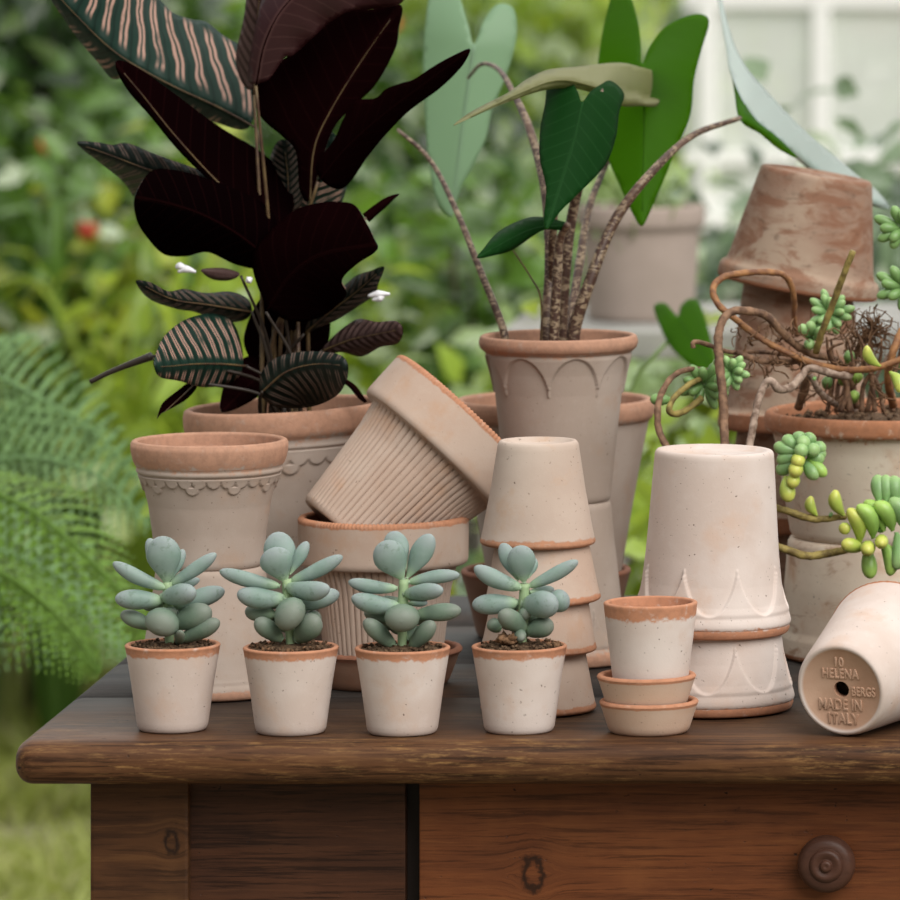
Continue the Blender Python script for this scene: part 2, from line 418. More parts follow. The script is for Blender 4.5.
def make_pot(meshes, mat, label=None, cat='pot', group=None, loc=(0, 0, 0), flip=False, rot=None, rz=0, name='terracotta_pot', parent=None, scale=1):
    body, rim = meshes
    for me in meshes:
        if not me.materials: me.materials.append(mat)
    if me.materials[0] != mat:
        body = body.copy(); rim = rim.copy()
        for me in (body, rim): me.materials[0] = mat
    o = bpy.data.objects.new(name, body); COL.objects.link(o)
    r = bpy.data.objects.new('rim', rim); COL.objects.link(r); r.parent = o
    o.location = loc
    R = Matrix.Rotation(rz, 4, 'Z')
    if flip: R = Matrix.Rotation(PI, 4, 'X') @ R
    if rot: R = rot.to_matrix().to_4x4() @ R if hasattr(rot, 'to_matrix') else rot @ R
    o.rotation_euler = R.to_euler(); o.scale = (scale,) * 3
    if parent is not None: o.parent = parent
    if label: tag(o, label, cat, group)
    return o
def X(px, d): return CX + (px - PX) * K(d)

# --- profiles
small_prof = [(.0282, 0), (.0295, .004), (.0345, .040), (.0388, .066), (.0398, .0722)]
M_small = pot_meshes('small_pot', small_prof, t=.0045, band=.0085, step=.004, segs=72)
M_cup = pot_meshes('cup_pot', [(.029, 0), (.0303, .004), (.0345, .04), (.0385, .072), (.0392, .080)], t=.0045, band=.0125, segs=72)
M_saucer = pot_meshes('saucer', [(.0325, 0), (.034, .003), (.0375, .014), (.0410, .0245), (.0414, .0275)], t=.006, floor=.007, band=.004, hole=.0015, segs=72)
def cone_pot(R, t): return pot_meshes('cone_pot', [(.0338, 0), (.0348, .003), (.0405, .04), (.0470, .075), (.0490, .084), (.0498, .0905)], t=t, band=.0075, segs=80, hole=.0004, rec=.0035)
def scallop(rows, r, h):
    def f(a, z, R):
        best = 0
        for (z0, n, ph, sel, clip) in rows:
            k = round((a / (2 * PI)) * n - ph); kk = int(k) % n
            for q in (-1, 0, 1):
                if sel and (kk + q) % sel[0] not in sel[1]: continue
                da = ((a - (k + q + ph) * 2 * PI / n + PI) % (2 * PI)) - PI
                dd = math.hypot(da * R, z - z0)
                if z < z0 + .0008: best = max(best, 1 - smoothstep(r * .88, r * 1.02, dd))
            if z >= z0 and z < clip: best = max(best, 1)
        return best * h
    return f
fz = lambda lo, hi, fine, co: (lambda a, b: fine if (max(a[1], b[1]) > lo and min(a[1], b[1]) < hi) else co)
RA, HA = .0694, .1128
A_prof = [(.0468, 0), (.0480, .004), (.0504, .030), (.0540, .055), (.0580, .071), (.0602, .078), (.0618, .0822), (.0640, .0840), (.0648, .0855), (.0645, .0872), (.0640, .0885), (.0656, .0905),
          (.0675, .0945), (.0690, .1005), (.0696, .106), (.0690, HA)]
M_A = pot_meshes('scallop_pot', A_prof, t=.0065, band=.0235, step=fz(.062, .084, .0006, .003), segs=420,
                 relief=scallop([(.0795, 30, 0, None, .0822), (.0738, 30, .5, (3, (0,)), .0)], .0064, .0017))
A_low = [(.0470, 0), (.0485, .004), (.0520, .030), (.0570, .060), (.0610, .084), (.0640, .0955), (.0650, .0970), (.0648, .0985), (.0662, .1000), (.0680, .1030), (.0694, .1080), (.0690, HA)]
M_Alow = pot_meshes('ringed_pot', A_low, t=.0065, band=.0085, step=.003, segs=120)
RB_, HB = .0955, .238
B_prof = [(.060, 0), (.062, .005), (.070, .08), (.080, .16), (.0862, .198), (.0870, .2015), (.0892, .2035), (.0895, .2055), (.0886, .2075), (.0905, .211), (.0945, .216), (.0955, .222), (.0955, .231), (.0945, HB)]
M_B = pot_meshes('big_scallop_pot', B_prof, t=.008, band=.027, step=fz(.178, .203, .0008, .004), segs=420,
                 relief=scallop([(.1955, 32, 0, None, .2015), (.1875, 32, .5, (3, (0,)), .0)], .0092, .0019))
def flutes(n, z0, z1, h):
    def f(a, z, R):
        w = math.cos(a * n / 2); k = abs(w) ** .17
        i = round(a * n / (2 * PI) - .5); j = .55 + .9 * abs(math.sin(i * 12.9898) * 43758.5 % 1)
        e = smoothstep(z0, z0 + .003, z) * (1 - smoothstep(z1 - .002, z1, z))
        return -h * (1 - k) * 2.2 * j * e
    return f
D_prof = [(.0505, 0), (.0520, .004), (.0560, .040), (.0610, .078), (.0655, .097), (.0662, .0995), (.0735, .1000), (.0752, .1012), (.0762, .1045), (.0766, .125), (.0768, .1385), (.0766, .1435)]
M_D = pot_meshes('fluted_pot', D_prof, t=.008, band=.0055, step=.003, segs=768, relief=flutes(64, .004, .0995, .0018), teeth=128)
M_Dsaucer = pot_meshes('brown_saucer', [(.058, 0), (.060, .004), (.0655, .018), (.0695, .030), (.0712, .0335)], t=.007, floor=.008, band=.0065, hole=.002, segs=96, teeth=40)
def arches(n, ztip, ztop, zfade, h, wob=.0011, p=.62):
    def f(a, z, R):
        ph = (a * n / (2 * PI)) % 1 - .5
        zb = ztip + (ztop - ztip) * max(0, 1 - (2 * abs(ph)) ** 2) ** p
        s = smoothstep(-wob, wob, z - zb)
        fade = 1 - smoothstep(ztop - .002, zfade, z)
        u = smoothstep(ztip - .012, ztip + .004, z)
        return s * h * (.35 + .65 * fade) * (1 if z < zfade else 0 if z > zfade + .004 else 1 - (z - zfade) / .004) * u
    return f
s_ = 1 / 1066
E_prof = [(51 * s_, 0), (52.3 * s_, .004), (55.6 * s_, .036), (59.3 * s_, .065), (63.2 * s_, .098), (66.5 * s_, .116), (70.3 * s_, .1300), (71.5 * s_, .1335), (74 * s_, .1352), (77.5 * s_, .1375), (79.3 * s_, .1415), (79.2 * s_, .1465), (78.4 * s_, .1496)]
M_E = pot_meshes('arched_pot', E_prof, t=.0065, band=.0155, step=fz(.088, .136, .0008, .003), segs=384, relief=arches(8, .097, .1315, .1345, .0026))
G_prof = [(.0585, 0), (.060, .004), (.066, .050), (.076, .110), (.086, .165), (.0925, .197), (.0935, .2005), (.0965, .2025), (.0985, .207), (.099, .216), (.0975, .2225)]
M_G = pot_meshes('tall_pot', G_prof, t=.009, band=.022, step=.004, segs=120)
M_H = pot_meshes('red_bowl', [(.067, 0), (.0685, .004), (.0745, .030), (.0815, .056), (.0832, .062), (.0832, .066)], t=.007, floor=.010, band=.006, segs=96)
s_ = 1 / 1152
J_prof = [(58.3 * s_, 0), (59.3 * s_, .003), (61.5 * s_, .030), (64.0 * s_, .062), (66.5 * s_, .090), (69.5 * s_, .113), (73.0 * s_, .130), (76.0 * s_, .1385), (78.4 * s_, .1425), (79.8 * s_, .1455), (79.4 * s_, .1480), (78.4 * s_, .1492), (78.6 * s_, .1525), (77.8 * s_, .1580)]
M_J = pot_meshes('petal_pot', J_prof, t=.0085, band=.0095, hole=.0004, rec=.003, step=fz(.092, .142, .0009, .003), segs=384, relief=arches(8, .098, .1365, .1405, .0024, p=.8))
M_Helena = pot_meshes('stamped_pot', [(.0388, 0), (.0402, .0045), (.0425, .016), (.0500, .060), (.0560, .094), (.0600, .116)], t=.006, band=.004, ring=(.875, .92), hole=.0068, step=.003, segs=160, teeth=60)
N_prof = [(.0945, 0), (.0965, .005), (.1030, .045), (.1095, .085), (.1130, .0985), (.1145, .1000), (.1185, .1008), (.1203, .1035), (.1208, .111), (.1200, .1195)]
M_N = pot_meshes('old_wide_pot', N_prof, t=.009, band=.020, step=.003, segs=144)
M_Nlow = pot_meshes('old_low_pot', [(.0945, 0), (.0965, .004), (.1000, .045), (.1010, .088), (.1030, .092), (.1035, .110), (.1030, .1135)], t=.009, band=.005, step=.003, segs=144)
O_prof = [(.0548, 0), (.0560, .003), (.0640, .045), (.0722, .090), (.0745, .097), (.0775, .0985), (.0798, .102), (.0805, .110), (.0800, .1165)]
M_O = pot_meshes('old_pot', O_prof, t=.0075, band=.004, step=.003, segs=120)
O2_prof = [(.0480, 0), (.0495, .004), (.0585, .070), (.0680, .140), (.0708, .152), (.0740, .1535), (.0775, .156), (.0785, .166), (.0780, .1735)]
M_O2 = pot_meshes('old_tall_pot', O2_prof, t=.0075, band=.019, step=.003, segs=120)

Tz = TOP
# --- A: scalloped pair at left
dA = 3.992; xA = X(209.5, dA); sA = .983
make_pot(M_Alow, M['grey_clay'], 'upside-down pale pot under the scallop-edged pot, partly behind the two left succulents', 'pot', None, (xA + .001, dA, Tz + HA * sA), flip=True, rz=.4, scale=sA)
make_pot(M_A, M['grey_clay'], 'empty upright pot with orange rim and small scalloped edging, left of the fluted pots', 'pot', None, (xA, dA, Tz + HA * sA + .0003), rz=.1, scale=sA)
# --- D: fluted pot, saucer, tilted fluted pot
dD = 4.051; sD = .979; xD = X(383, dD)
make_pot(M_Dsaucer, M['red_clay'], 'dark terracotta saucer with notched lip under the upright fluted pot', 'saucer', None, (xD, dD, Tz), name='saucer', scale=sD)
make_pot(M_D, M['rose_clay'], 'upright fluted pot with smooth collar standing in a dark saucer', 'pot', None, (xD + .0005, dD, Tz + .0081), scale=sD)
thC = math.radians(43); ayC = .23
axC = Vector((math.sin(thC) * math.sqrt(1 - ayC ** 2), ayC, math.cos(thC) * math.sqrt(1 - ayC ** 2)))
qC = Vector((0, 0, 1)).rotation_difference(axC)
scC = 1.055
bC = P(305, 499, dD) + Vector((math.cos(thC), 0, -math.sin(thC))) * .0512 * scC
make_pot(M_D, M['rose_clay'], 'fluted pot lying tilted in the mouth of another fluted pot', 'pot', None, bC + Vector((0, -.008, 0)), rot=qC, rz=.02, scale=scC)
# --- F: stack of four plain cones, mouth down
dF = 3.880
labsF = ['upside-down plain pot at the foot of the four-high stack behind the right succulent', 'upside-down plain pot third from the top of the four-high stack',
         'upside-down plain pot directly under the top pot of the four-high stack', 'upside-down plain pot on top of the four-high stack, smooth with orange lower lip']
sF = .991; zF = [z * sF for z in (0, .0520, .0935, .1430)]
for k, (cx_, t_) in enumerate(((538.5, .0088), (541, .0071), (540.5, .0086), (538.3, .0085))):
    make_pot(cone_pot(.05, t_), M['rose_clay'] if k < 3 else M['pale_clay'], labsF[k], 'pot', 'four-high stack of upturned pots', (X(cx_, dF), dF, Tz + zF[k] + .0905 * sF), flip=True, rz=k * 1.7, scale=sF,
             rot=Matrix.Rotation(math.radians((0, 1.2, -1.5, .3)[k]), 4, 'Y'))
# --- G / H: tall pot behind
dG = 4.38; sG = .955
make_pot(M_H, M['red_clay'], 'dark red bowl-shaped pot at the table back, holding the tall plain pot', 'pot', None, (X(546, dG), dG, Tz), name='terracotta_bowl', scale=sG)
make_pot(M_G, M['grey_clay'], 'tall plain pot with thick pink rim behind the arch-decorated planter', 'pot', None, (X(554, dG), dG, Tz + .0100), scale=sG)
# --- J / K: upturned petal pots
dJ = 3.892; sJ = .990
make_pot(M_J, M['white_clay'], 'lower of two upturned petal-patterned pots, only its bottom petals showing', 'pot', 'upturned petal pots', (X(714.5, dJ), dJ, Tz + .158 * sJ), flip=True, rz=.42, scale=sJ)
make_pot(M_J, M['white_clay'], 'tall upturned whitish pot with petal pattern on top of its twin', 'pot', 'upturned petal pots', (X(714.5, dJ), dJ, Tz + (.158 + .0665) * sJ), flip=True, rz=.35, scale=sJ, rot=Matrix.Rotation(math.radians(1.2), 4, 'Y'))
# --- L: cup on two saucers
dL = 3.762
make_pot(M_saucer, M['saucer_clay'], 'lower of two small nested saucers under the empty little pot', 'saucer', None, (X(649, dL), dL, Tz), name='saucer')
make_pot(M_saucer, M['saucer_clay'], 'upper of two small nested saucers, directly under the empty little pot', 'saucer', None, (X(646.5, dL), dL, Tz + .0215), name='saucer', rz=1)
make_pot(M_cup, M['white_clay'], 'small empty whitewashed pot standing on two stacked saucers', 'pot', None, (X(650.5, dL), dL, Tz + .0290), rz=.6)
# --- N low, O stack
dN = 4.236; sN = .966
make_pot(M_Nlow, M['mossy_clay'], 'upturned wide old pot carrying the trailing sedum pot', 'pot', None, (X(890, dN), dN, Tz + .1135 * sN), flip=True, scale=sN)
dO = 4.42; sO = .954
zO = [0, .0955, .190]
labsO = ['upturned old pot at the foot of the weathered stack, almost hidden by pale pots', 'upturned old pot in the middle of the weathered stack behind the white upturned pot', 'upturned tall old pot just under the tilted top pot of the weathered stack']
for k in range(3):
    make_pot(M_O2, M['old_clay'], labsO[k], 'pot', 'weathered stack of old pots', (X(797, dO), dO, Tz + zO[k] + .1735 * sO), flip=True, rz=k * 2.1, scale=sO)
tO = math.radians(9.8)
RO = Matrix.Rotation(tO, 4, 'Y')
cO = P(817, 173, dO)
make_pot(M_O, M['old_clay'], 'tilted weathered brown pot upside down on top of the right back stack', 'pot', 'weathered stack of old pots', cO, flip=True, rot=RO, rz=1.0, scale=sO)

# --- M: stamped pot lying on its side
az = math.radians(21); lean = math.atan2(.0600 - .0402, .116 - .0045)
axM = Vector((math.sin(az) * math.cos(lean), math.cos(az) * math.cos(lean), math.sin(lean)))
zM = axM; xM = Vector((math.cos(az), -math.sin(az), 0)); yM = zM.cross(xM)
rotM = Matrix((xM, yM, zM)).transposed().to_4x4()
bM = P(840.5, 690, 3.722); bM.z = Tz + .0388 * math.cos(lean) + .0016
potM = make_pot(M_Helena, M['white_clay'], 'whitewashed pot lying on its side with lettering stamped in its base', 'pot', None, bM, rot=rotM, rz=.3)
# raised lettering on the base (seen from below: mirror so that it reads from outside)
def letters(txt, x, y, size, sx=1.0):
    cu = bpy.data.curves.new('lettering', 'FONT'); cu.body = txt; cu.size = size; cu.align_x = 'CENTER'; cu.align_y = 'CENTER'
    cu.extrude = .0007; cu.bevel_depth = .00035; cu.bevel_resolution = 1; cu.space_character = 1.08; cu.offset = .00006
    t = bpy.data.objects.new('t', cu); COL.objects.link(t)
    dg = bpy.context.evaluated_depsgraph_get(); me = bpy.data.meshes.new_from_object(t.evaluated_get(dg)); bpy.data.objects.remove(t)
    me.materials.clear()
    me.transform(Matrix.Translation((x, y, 0)) @ Matrix.Diagonal((sx, 1, 1, 1)))
    fattr(me, 'lip', [9.0] * len(me.vertices)); fattr(me, 'bare', [1.0] * len(me.vertices))
    return me
# base-disc frame in world: text right = -? facing the camera (outward = -zM)
right = (xM - zM * xM.dot(zM)).normalized(); upv = (-zM).cross(right).normalized()
if upv.z < 0: upv = -upv
fr = Matrix((right, upv, -zM)).transposed().to_4x4()
fr.translation = bM + zM * .0021
M['stamp'] = M['white_clay'].copy(); M['stamp'].name = 'stamped_base_clay'
u = .0388 / 47   # metres per px on the disc
for txt, x, y, s, sx in (('10', -1, 28, 13.5, .8), ('HELENA', 0, 16, 14.0, .74), ('BERGS', 24, -2, 13.0, .66), ('MADE IN', -2, -16.5, 16.0, .70), ('ITALY', 0, -31, 15.5, .78)):
    o = obj('stamped_lettering', letters(txt, x * u, y * u, s * u, sx), M['white_clay'], potM)
    o.matrix_parent_inverse = Matrix.Identity(4)
    bpy.context.view_layer.update()
    o.matrix_local = potM.matrix_world.inverted() @ fr
o = None

bpy.context.view_layer.update()
hole_blocker = MB()
for i_, (r_, z_) in enumerate(((.0002, .022), (.020, .021), (.036, .020))):
    for k_ in range(32): hole_blocker.v.append(Vector((r_ * math.cos(k_ * PI / 16), r_ * math.sin(k_ * PI / 16), z_)))
for i_ in range(2):
    for k_ in range(32): hole_blocker.f.append((i_ * 32 + k_, i_ * 32 + (k_ + 1) % 32, (i_ + 1) * 32 + (k_ + 1) % 32, (i_ + 1) * 32 + k_))
hole_blocker.build('soil', M['soil'], potM)  # added disc in soil colour, blocks light so the drain hole looks black
# the recessed base disc of this pot is bare clay
for me in (M_Helena[0],):
    fattr(me, 'bare', [1.0 if v.co.z < .00205 and math.hypot(v.co.x, v.co.y) < .0388 * .88 else 0.0 for v in me.vertices])

# ------------------------------------------------------------------ table
M['wood_top'] = wood_mat('worn_table_top_wood', (.055, .024, .012), (.11, .048, .021), (.17, .08, .032), .5, gold=.85, weather=(.034, .028, .025), spec=.14)
M['wood_leg'] = wood_mat('dark_leg_wood', (.045, .019, .009), (.085, .035, .014), (.15, .068, .025), .5, knots=((X(172, 3.76), P(0, 841, 3.76).z, .009),), streaks=.7)
M['wood_panel'] = wood_mat('dark_panel_wood', (.040, .016, .009), (.072, .027, .013), (.10, .040, .018), .5)
M['wood_drawer'] = wood_mat('reddish_drawer_wood', (.095, .030, .012), (.16, .050, .017), (.22, .078, .025), .46, knots=((X(533, 3.76), P(0, 874, 3.76).z, .0135),), streaks=.8)
M['wood_knob'] = wood_mat('turned_knob_wood', (.060, .026, .017), (.085, .037, .024), (.10, .046, .03), .45, streaks=.3)
M['gap_dark'] = plain('dark_stile_wood', (.014, .006, .004), .6)
table = empty('wooden_table', (0, 0, 0), 'old dark wooden table with drawer and worn top carrying all the pots', 'table')
xl, xr, yf, yb = X(15, 3.71), 1.02, 3.700, 4.685
zt, zb = TOP, TOP - .0365
def tabletop():
    bm = bmesh.new()
    seams = [3.700, 3.965, 4.18, 4.44, 4.685]
    # one slab whose cross-section (y, z) has a bullnose front edge and shallow plank seams
    prof = [(yf + .022, zb), (yf + .010, zb + .001), (yf + .0035, zb + .005), (yf + .0005, zb + .012), (yf, zb + .019), (yf + .0010, zb + .026), (yf + .0045, zb + .0320), (yf + .011, zt - .0010), (yf + .020, zt)]
    for s in seams[1:-1]: prof += [(s - .002, zt), (s - .0006, zt - .0014), (s + .0006, zt - .0014), (s + .002, zt)]
    prof += [(yb - .01, zt), (yb, zt - .008), (yb, zb + .008), (yb - .01, zb)]
    # x stations with rounded left and right ends
    n = 90; xs = []
    for i in range(9):
        a = i / 8 * PI / 2; xs.append((xl + .016 - .016 * math.cos(PI / 2 - a) if False else xl + .016 * (1 - math.sin(a)), math.cos(a)))
    xs = sorted(xs); stations = []
    for x, c in xs: stations.append((x, 1 - math.sqrt(max(0, 1 - ((xl + .016 - x) / .016) ** 2))))
    stations += [(xl + .016 + (xr - xl - .032) * k / n, 0) for k in range(1, n)]
    stations += [(xr - (x - xl), s) for x, s in reversed(stations[:9])]
    rows = []
    zc = (zt + zb) / 2
    for x, sq in stations:
        row = []
        for j, (y, z) in enumerate(prof):
            zz = zc + (z - zc) * (1 - sq * .62); yy = y
            if y < yf + .03: yy = y + sq * .014
            if y > yb - .02: yy = y - sq * .014
            w = noise.noise(Vector((x * 7, yy * 7, 3))) * .0011 if zz > zc else 0
            e = noise.noise(Vector((x * 11, 5, 2))) * .0016 + noise.noise(Vector((x * 45, 8, zz * 60))) * .0006 if y < yf + .012 else 0
            row.append(bm.verts.new((x, yy + e, min(zz + w * .5 - .0004, zt))))
        rows.append(row)
    m = len(prof)
    for a, b in zip(rows, rows[1:]):
        for j in range(m): bm.faces.new((a[j], a[(j + 1) % m], b[(j + 1) % m], b[j]))
    bm.faces.new(rows[0][::-1]); bm.faces.new(rows[-1])
    bmesh.ops.recalc_face_normals(bm, faces=bm.faces)
    me = bpy.data.meshes.new('tabletop'); bm.to_mesh(me); bm.free()
    me.polygons.foreach_set('use_smooth', [True] * len(me.polygons))
    fattr(me, 'weather', [smoothstep(yf + .012, yf + .075 + .03 * noise.noise(v.co * 9), v.co.y) if v.co.z > zc else 0 for v in me.vertices])
    o = obj('tabletop', me, M['wood_top'], table)
tabletop()
def bevbox(name, x0, x1, y0, y1, z0, z1, mat, parent, w=.003):
    o = MB().box(x0, x1, y0, y1, z0, z1).build(name, mat, parent, smooth=False)
    bm = bmesh.new(); bm.from_mesh(o.data); bmesh.ops.recalc_face_normals(bm, faces=bm.faces)
    bmesh.ops.bevel(bm, geom=bm.edges[:], offset=w, segments=2, affect='EDGES', profile=.6); bm.to_mesh(o.data); bm.free()
    return o
lx0, lx1 = X(90, 3.757), X(188.5, 3.757); zu = zb + .001
rx1 = xr - (lx0 - xl); rx0 = rx1 - (lx1 - lx0)
for (a, b) in ((lx0, lx1), (rx0, rx1)):
    for (c, d) in ((3.757, 3.839), (4.55, 4.63)):
        bevbox('leg', a, b, c, d, 0, zu, M['wood_leg'], table, .003)
az0 = TOP - .2
bevbox('apron', lx1 - .002, X(405.5, 3.77), 3.768, 3.79, az0, zu, M['wood_panel'], table, .001)
bevbox('stile', X(403, 3.79), X(424, 3.79), 3.785, 3.80, az0, zu, M['gap_dark'], table, .001)
bevbox('apron', lx0 + .02, lx0 + .042, 3.82, 4.56, az0, zu, M['wood_panel'], table, .001)
bevbox('apron', rx1 - .042, rx1 - .02, 3.82, 4.56, az0, zu, M['wood_panel'], table, .001)
bevbox('apron', lx1 - .01, rx0 + .01, 4.60, 4.62, az0, zu, M['wood_panel'], table, .001)
dx0, dx1 = X(419.5, 3.762), X(1232, 3.762)
bevbox('drawer_rail', dx0 - .01, rx0 + .002, 3.764, 3.785, az0, az0 + .03, M['wood_panel'], table, .001)
bevbox('apron', dx1 + .004, rx0 + .002, 3.764, 3.785, az0, zu, M['wood_panel'], table, .001)
drawer = bevbox('drawer', dx0, dx1, 3.760, 3.782, az0 + .032, zb - .0022, M['wood_drawer'], table, .0015)
# turned knob
kp = P(826, 866, 3.735)
prof = [(.0005, -.030), (.0025, -.0305), (.0045, -.0295), (.0052, -.0275), (.0058, -.0270), (.0105, -.0285), (.0135, -.0265), (.0142, -.0250), (.0155, -.0250), (.0200, -.0235), (.0232, -.0195), (.0240, -.0150), (.0225, -.0105), (.017, -.0075), (.0105, -.0055), (.0095, -.002), (.012, .0), (.012, .002)]
prof = [(p.x, p.y) for p in crom([(a, b, 0) for a, b in prof], 3)]
vs_, fs = [], []
for r, y in prof:
    for k in range(48):
        a = 2 * PI * k / 48; vs_.append((kp.x + r * math.cos(a), 3.7605 + y, kp.z + r * math.sin(a)))
for i in range(len(prof) - 1):
    for k in range(48): fs.append((i * 48 + k, (i + 1) * 48 + k, (i + 1) * 48 + (k + 1) % 48, i * 48 + (k + 1) % 48))
fs.append(tuple(range(48)))
obj('knob', mesh('knob', vs_, fs), M['wood_knob'], drawer)

# ------------------------------------------------------------------ small potted succulents
def fat_leaf(a, b, w, kd, bend=0.0, round_tip=.62, seg=14, rings=14, droop=None):
    """a -> b in world space; w: width seen from the front (m); kd: depth-to-width ratio"""
    a, b = Vector(a), Vector(b); ax = b - a; L = ax.length; t = ax / L
    view = Vector((0, 1, 0))
    s = t.cross(view)
    s = s.normalized() if s.length > .25 else (t.cross(Vector((0, 0, 1)))).normalized()
    n = s.cross(t).normalized()
    vs_, fs, al = [], [], []
    for i in range(rings + 1):
        u = i / rings; uu = .5 - .5 * math.cos(PI * u)
        # spatulate outline
        pr = max(0.0, 1 - abs(2 * uu - 1) ** (5.0 if uu < .5 and kd >= .75 else 2.6)) ** .52
        base_w = .40 if kd < .75 else .68
        pr *= base_w + (1.02 - base_w) * smoothstep(0, round_tip, uu)
        if i == 0: pr = .24 if kd < .75 else .45
        c = a + t * (L * uu) + s * (bend * w * math.sin(PI * uu)) 
        for k in range(seg):
            q = 2 * PI * k / seg
            cs, sn = math.cos(q), math.sin(q)
            vs_.append(c + s * (pr * w / 2 * cs) + n * (pr * w / 2 * kd * sn * (.85 if sn > 0 else 1.0))); al.append(uu)
    for i in range(rings):
        for k in range(seg):
            k2 = (k + 1) % seg; fs.append((i * seg + k, i * seg + k2, (i + 1) * seg + k2, (i + 1) * seg + k))
    fs.append(tuple(range(seg))[::-1])
    me = mesh('leaf', vs_, fs); fattr(me, 'along', al)
    return me
def crumbs(n, R, z, cx, cy, rnd, s0=.0012, s1=.003):
    m = MB()
    for _ in range(n):
        r = R * math.sqrt(rnd.random()); a = rnd.random() * 2 * PI; s = rnd.uniform(s0, s1)
        c = Vector((cx + r * math.cos(a), cy + r * math.sin(a), z + s * rnd.uniform(-.1, .5)))
        b = len(m.v); e = Matrix.Rotation(rnd.random() * 6, 3, Vector((rnd.random() - .5, rnd.random() - .5, rnd.random() - .5)).normalized())
        for p in ((1, 0, 0), (-1, 0, 0), (0, .8, 0), (0, -.8, 0), (0, 0, .7), (0, 0, -.7)): m.v.append(c + e @ (Vector(p) * s * rnd.uniform(.7, 1.2)))
        m.f += [tuple(b + i for i in q) for q in ((0, 2, 4), (2, 1, 4), (1, 3, 4), (3, 0, 4), (2, 0, 5), (1, 2, 5), (3, 1, 5), (0, 3, 5))]
    return m
def soil_disc(R, z, cx, cy, rnd, crumb, mound=.002, s1=.003):
    m = MB(); n = 40; rings = 8; b = 0
    for i in range(rings + 1):
        for k in range(n):
            a = 2 * PI * k / n; r = R * i / rings
            m.v.append(Vector((cx + r * math.cos(a), cy + r * math.sin(a), z + mound * (1 - (i / rings) ** 2) + .0014 * noise.noise(Vector((r * 300 * math.cos(a) + cx * 900, r * 300 * math.sin(a), cy * 7))))))
    for i in range(rings):
        for k in range(n): m.f.append((i * n + k, (i + 1) * n + k, (i + 1) * n + (k + 1) % n, i * n + (k + 1) % n))
    c = crumbs(crumb, R * .95, z + mound * .6, cx, cy, rnd, .0010, s1)
    o = len(m.v); m.v += c.v; m.f += [tuple(o + i for i in f) for f in c.f]
    return m
S1 = [(430, 410, 395, 103, 205, -.006, .5, 0), (410, 390, 312, 118, 95, .012, .6, 0), (445, 395, 537, 188, 72, .010, .6, 0), (425, 440, 82, 275, 88, -.004, .9, .15),
      (440, 420, 748, 215, 82, .004, .9, -.1), (430, 470, 640, 380, 60, .026, .9, 0), (405, 520, 96, 505, 118, -.008, 1.0, 0), (400, 500, 612, 462, 128, -.026, .9, .0),
      (470, 560, 802, 450, 112, .002, 1.0, .0), (430, 610, 375, 700, 205, -.030, .85, 0), (350, 690, 132, 600, 98, .002, 1, 0), (470, 670, 715, 580, 150, -.012, .9, 0), (520, 770, 768, 650, 108, -.014, 1, 0),
      (505, 800, 520, 715, 62, -.028, .9, 0), (460, 640, 650, 560, 90, .018, .9, 0)]
S2 = [(475, 395, 395, 180, 195, -.008, .5, 0), (490, 390, 420, 78, 190, .014, .5, 0), (515, 350, 627, 138, 78, .010, .7, 0), (510, 400, 853, 232, 88, .002, .9, -.1), (450, 425, 60, 328, 90, -.004, .9, .1),
      (490, 430, 768, 445, 118, -.024, .9, -.15), (530, 560, 832, 470, 112, .006, .9, 0), (490, 510, 172, 475, 125, -.010, .9, .1), (420, 610, 228, 585, 105, .012, 1, 0), (500, 560, 530, 640, 208, -.034, .85, 0),
      (560, 770, 695, 625, 150, -.018, .8, 0), (460, 770, 292, 640, 112, -.012, .9, 0), (600, 680, 705, 600, 100, .010, .9, 0), (480, 480, 640, 400, 60, .024, .9, 0)]
S3 = [(405, 385, 265, 140, 195, -.008, .5, 0), (420, 320, 325, 75, 150, .013, .5, 0), (430, 375, 590, 92, 132, .003, .55, 0), (370, 440, 52, 398, 84, -.002, .9, .12), (440, 400, 770, 352, 82, .004, .9, .1),
      (415, 475, 662, 450, 100, -.024, .9, 0), (440, 535, 562, 532, 46, .014, .9, 0), (390, 560, 72, 500, 115, -.012, .9, .12), (340, 640, 155, 590, 85, .010, .9, 0), (405, 580, 395, 655, 205, -.032, .85, 0),
      (480, 610, 780, 580, 106, .002, .95, 0), (350, 815, 155, 640, 104, -.010, .9, 0), (455, 820, 605, 655, 106, -.012, .9, 0), (430, 770, 510, 690, 84, .012, .9, 0)]
S4 = [(412, 340, 385, 98, 165, -.006, .5, 0), (375, 325, 268, 85, 102, .011, .6, 0), (440, 310, 482, 180, 62, .012, .6, 0), (395, 375, 90, 240, 106, -.004, .9, .12), (440, 365, 760, 198, 82, .003, .9, -.08),
      (450, 400, 605, 385, 62, .024, .9, 0), (375, 470, 76, 482, 122, .000, .95, 0), (410, 480, 625, 478, 162, -.024, .85, .0), (550, 490, 702, 430, 135, .004, .9, 0), (420, 640, 258, 530, 122, -.024, .9, 0),
      (430, 660, 598, 600, 122, -.010, .9, 0), (370, 640, 400, 705, 76, -.020, .9, 0), (260, 650, 185, 580, 84, .002, .9, 0), (400, 560, 430, 640, 50, .002, 1, 0)]
succs = [(172.7, 3.774, 100, 520, S1, (450, 800, 432, 400), 'potted succulent farthest left in the front row, with a tiny pale bud at its base'),
         (290.8, 3.758, 210, 520, S2, (520, 790, 492, 380), 'second potted succulent from the left end of the front row, leaves sprawling over soil mound'),
         (402.5, 3.756, 340, 520, S3, (398, 805, 410, 380), 'potted succulent in front of the upright fluted pot, with two spread upper leaves'),
         (519.3, 3.766, 460, 530, S4, (400, 720, 415, 345), 'potted succulent in front of the four-high stack, with a brown soil clump on top')]
pot_small = None
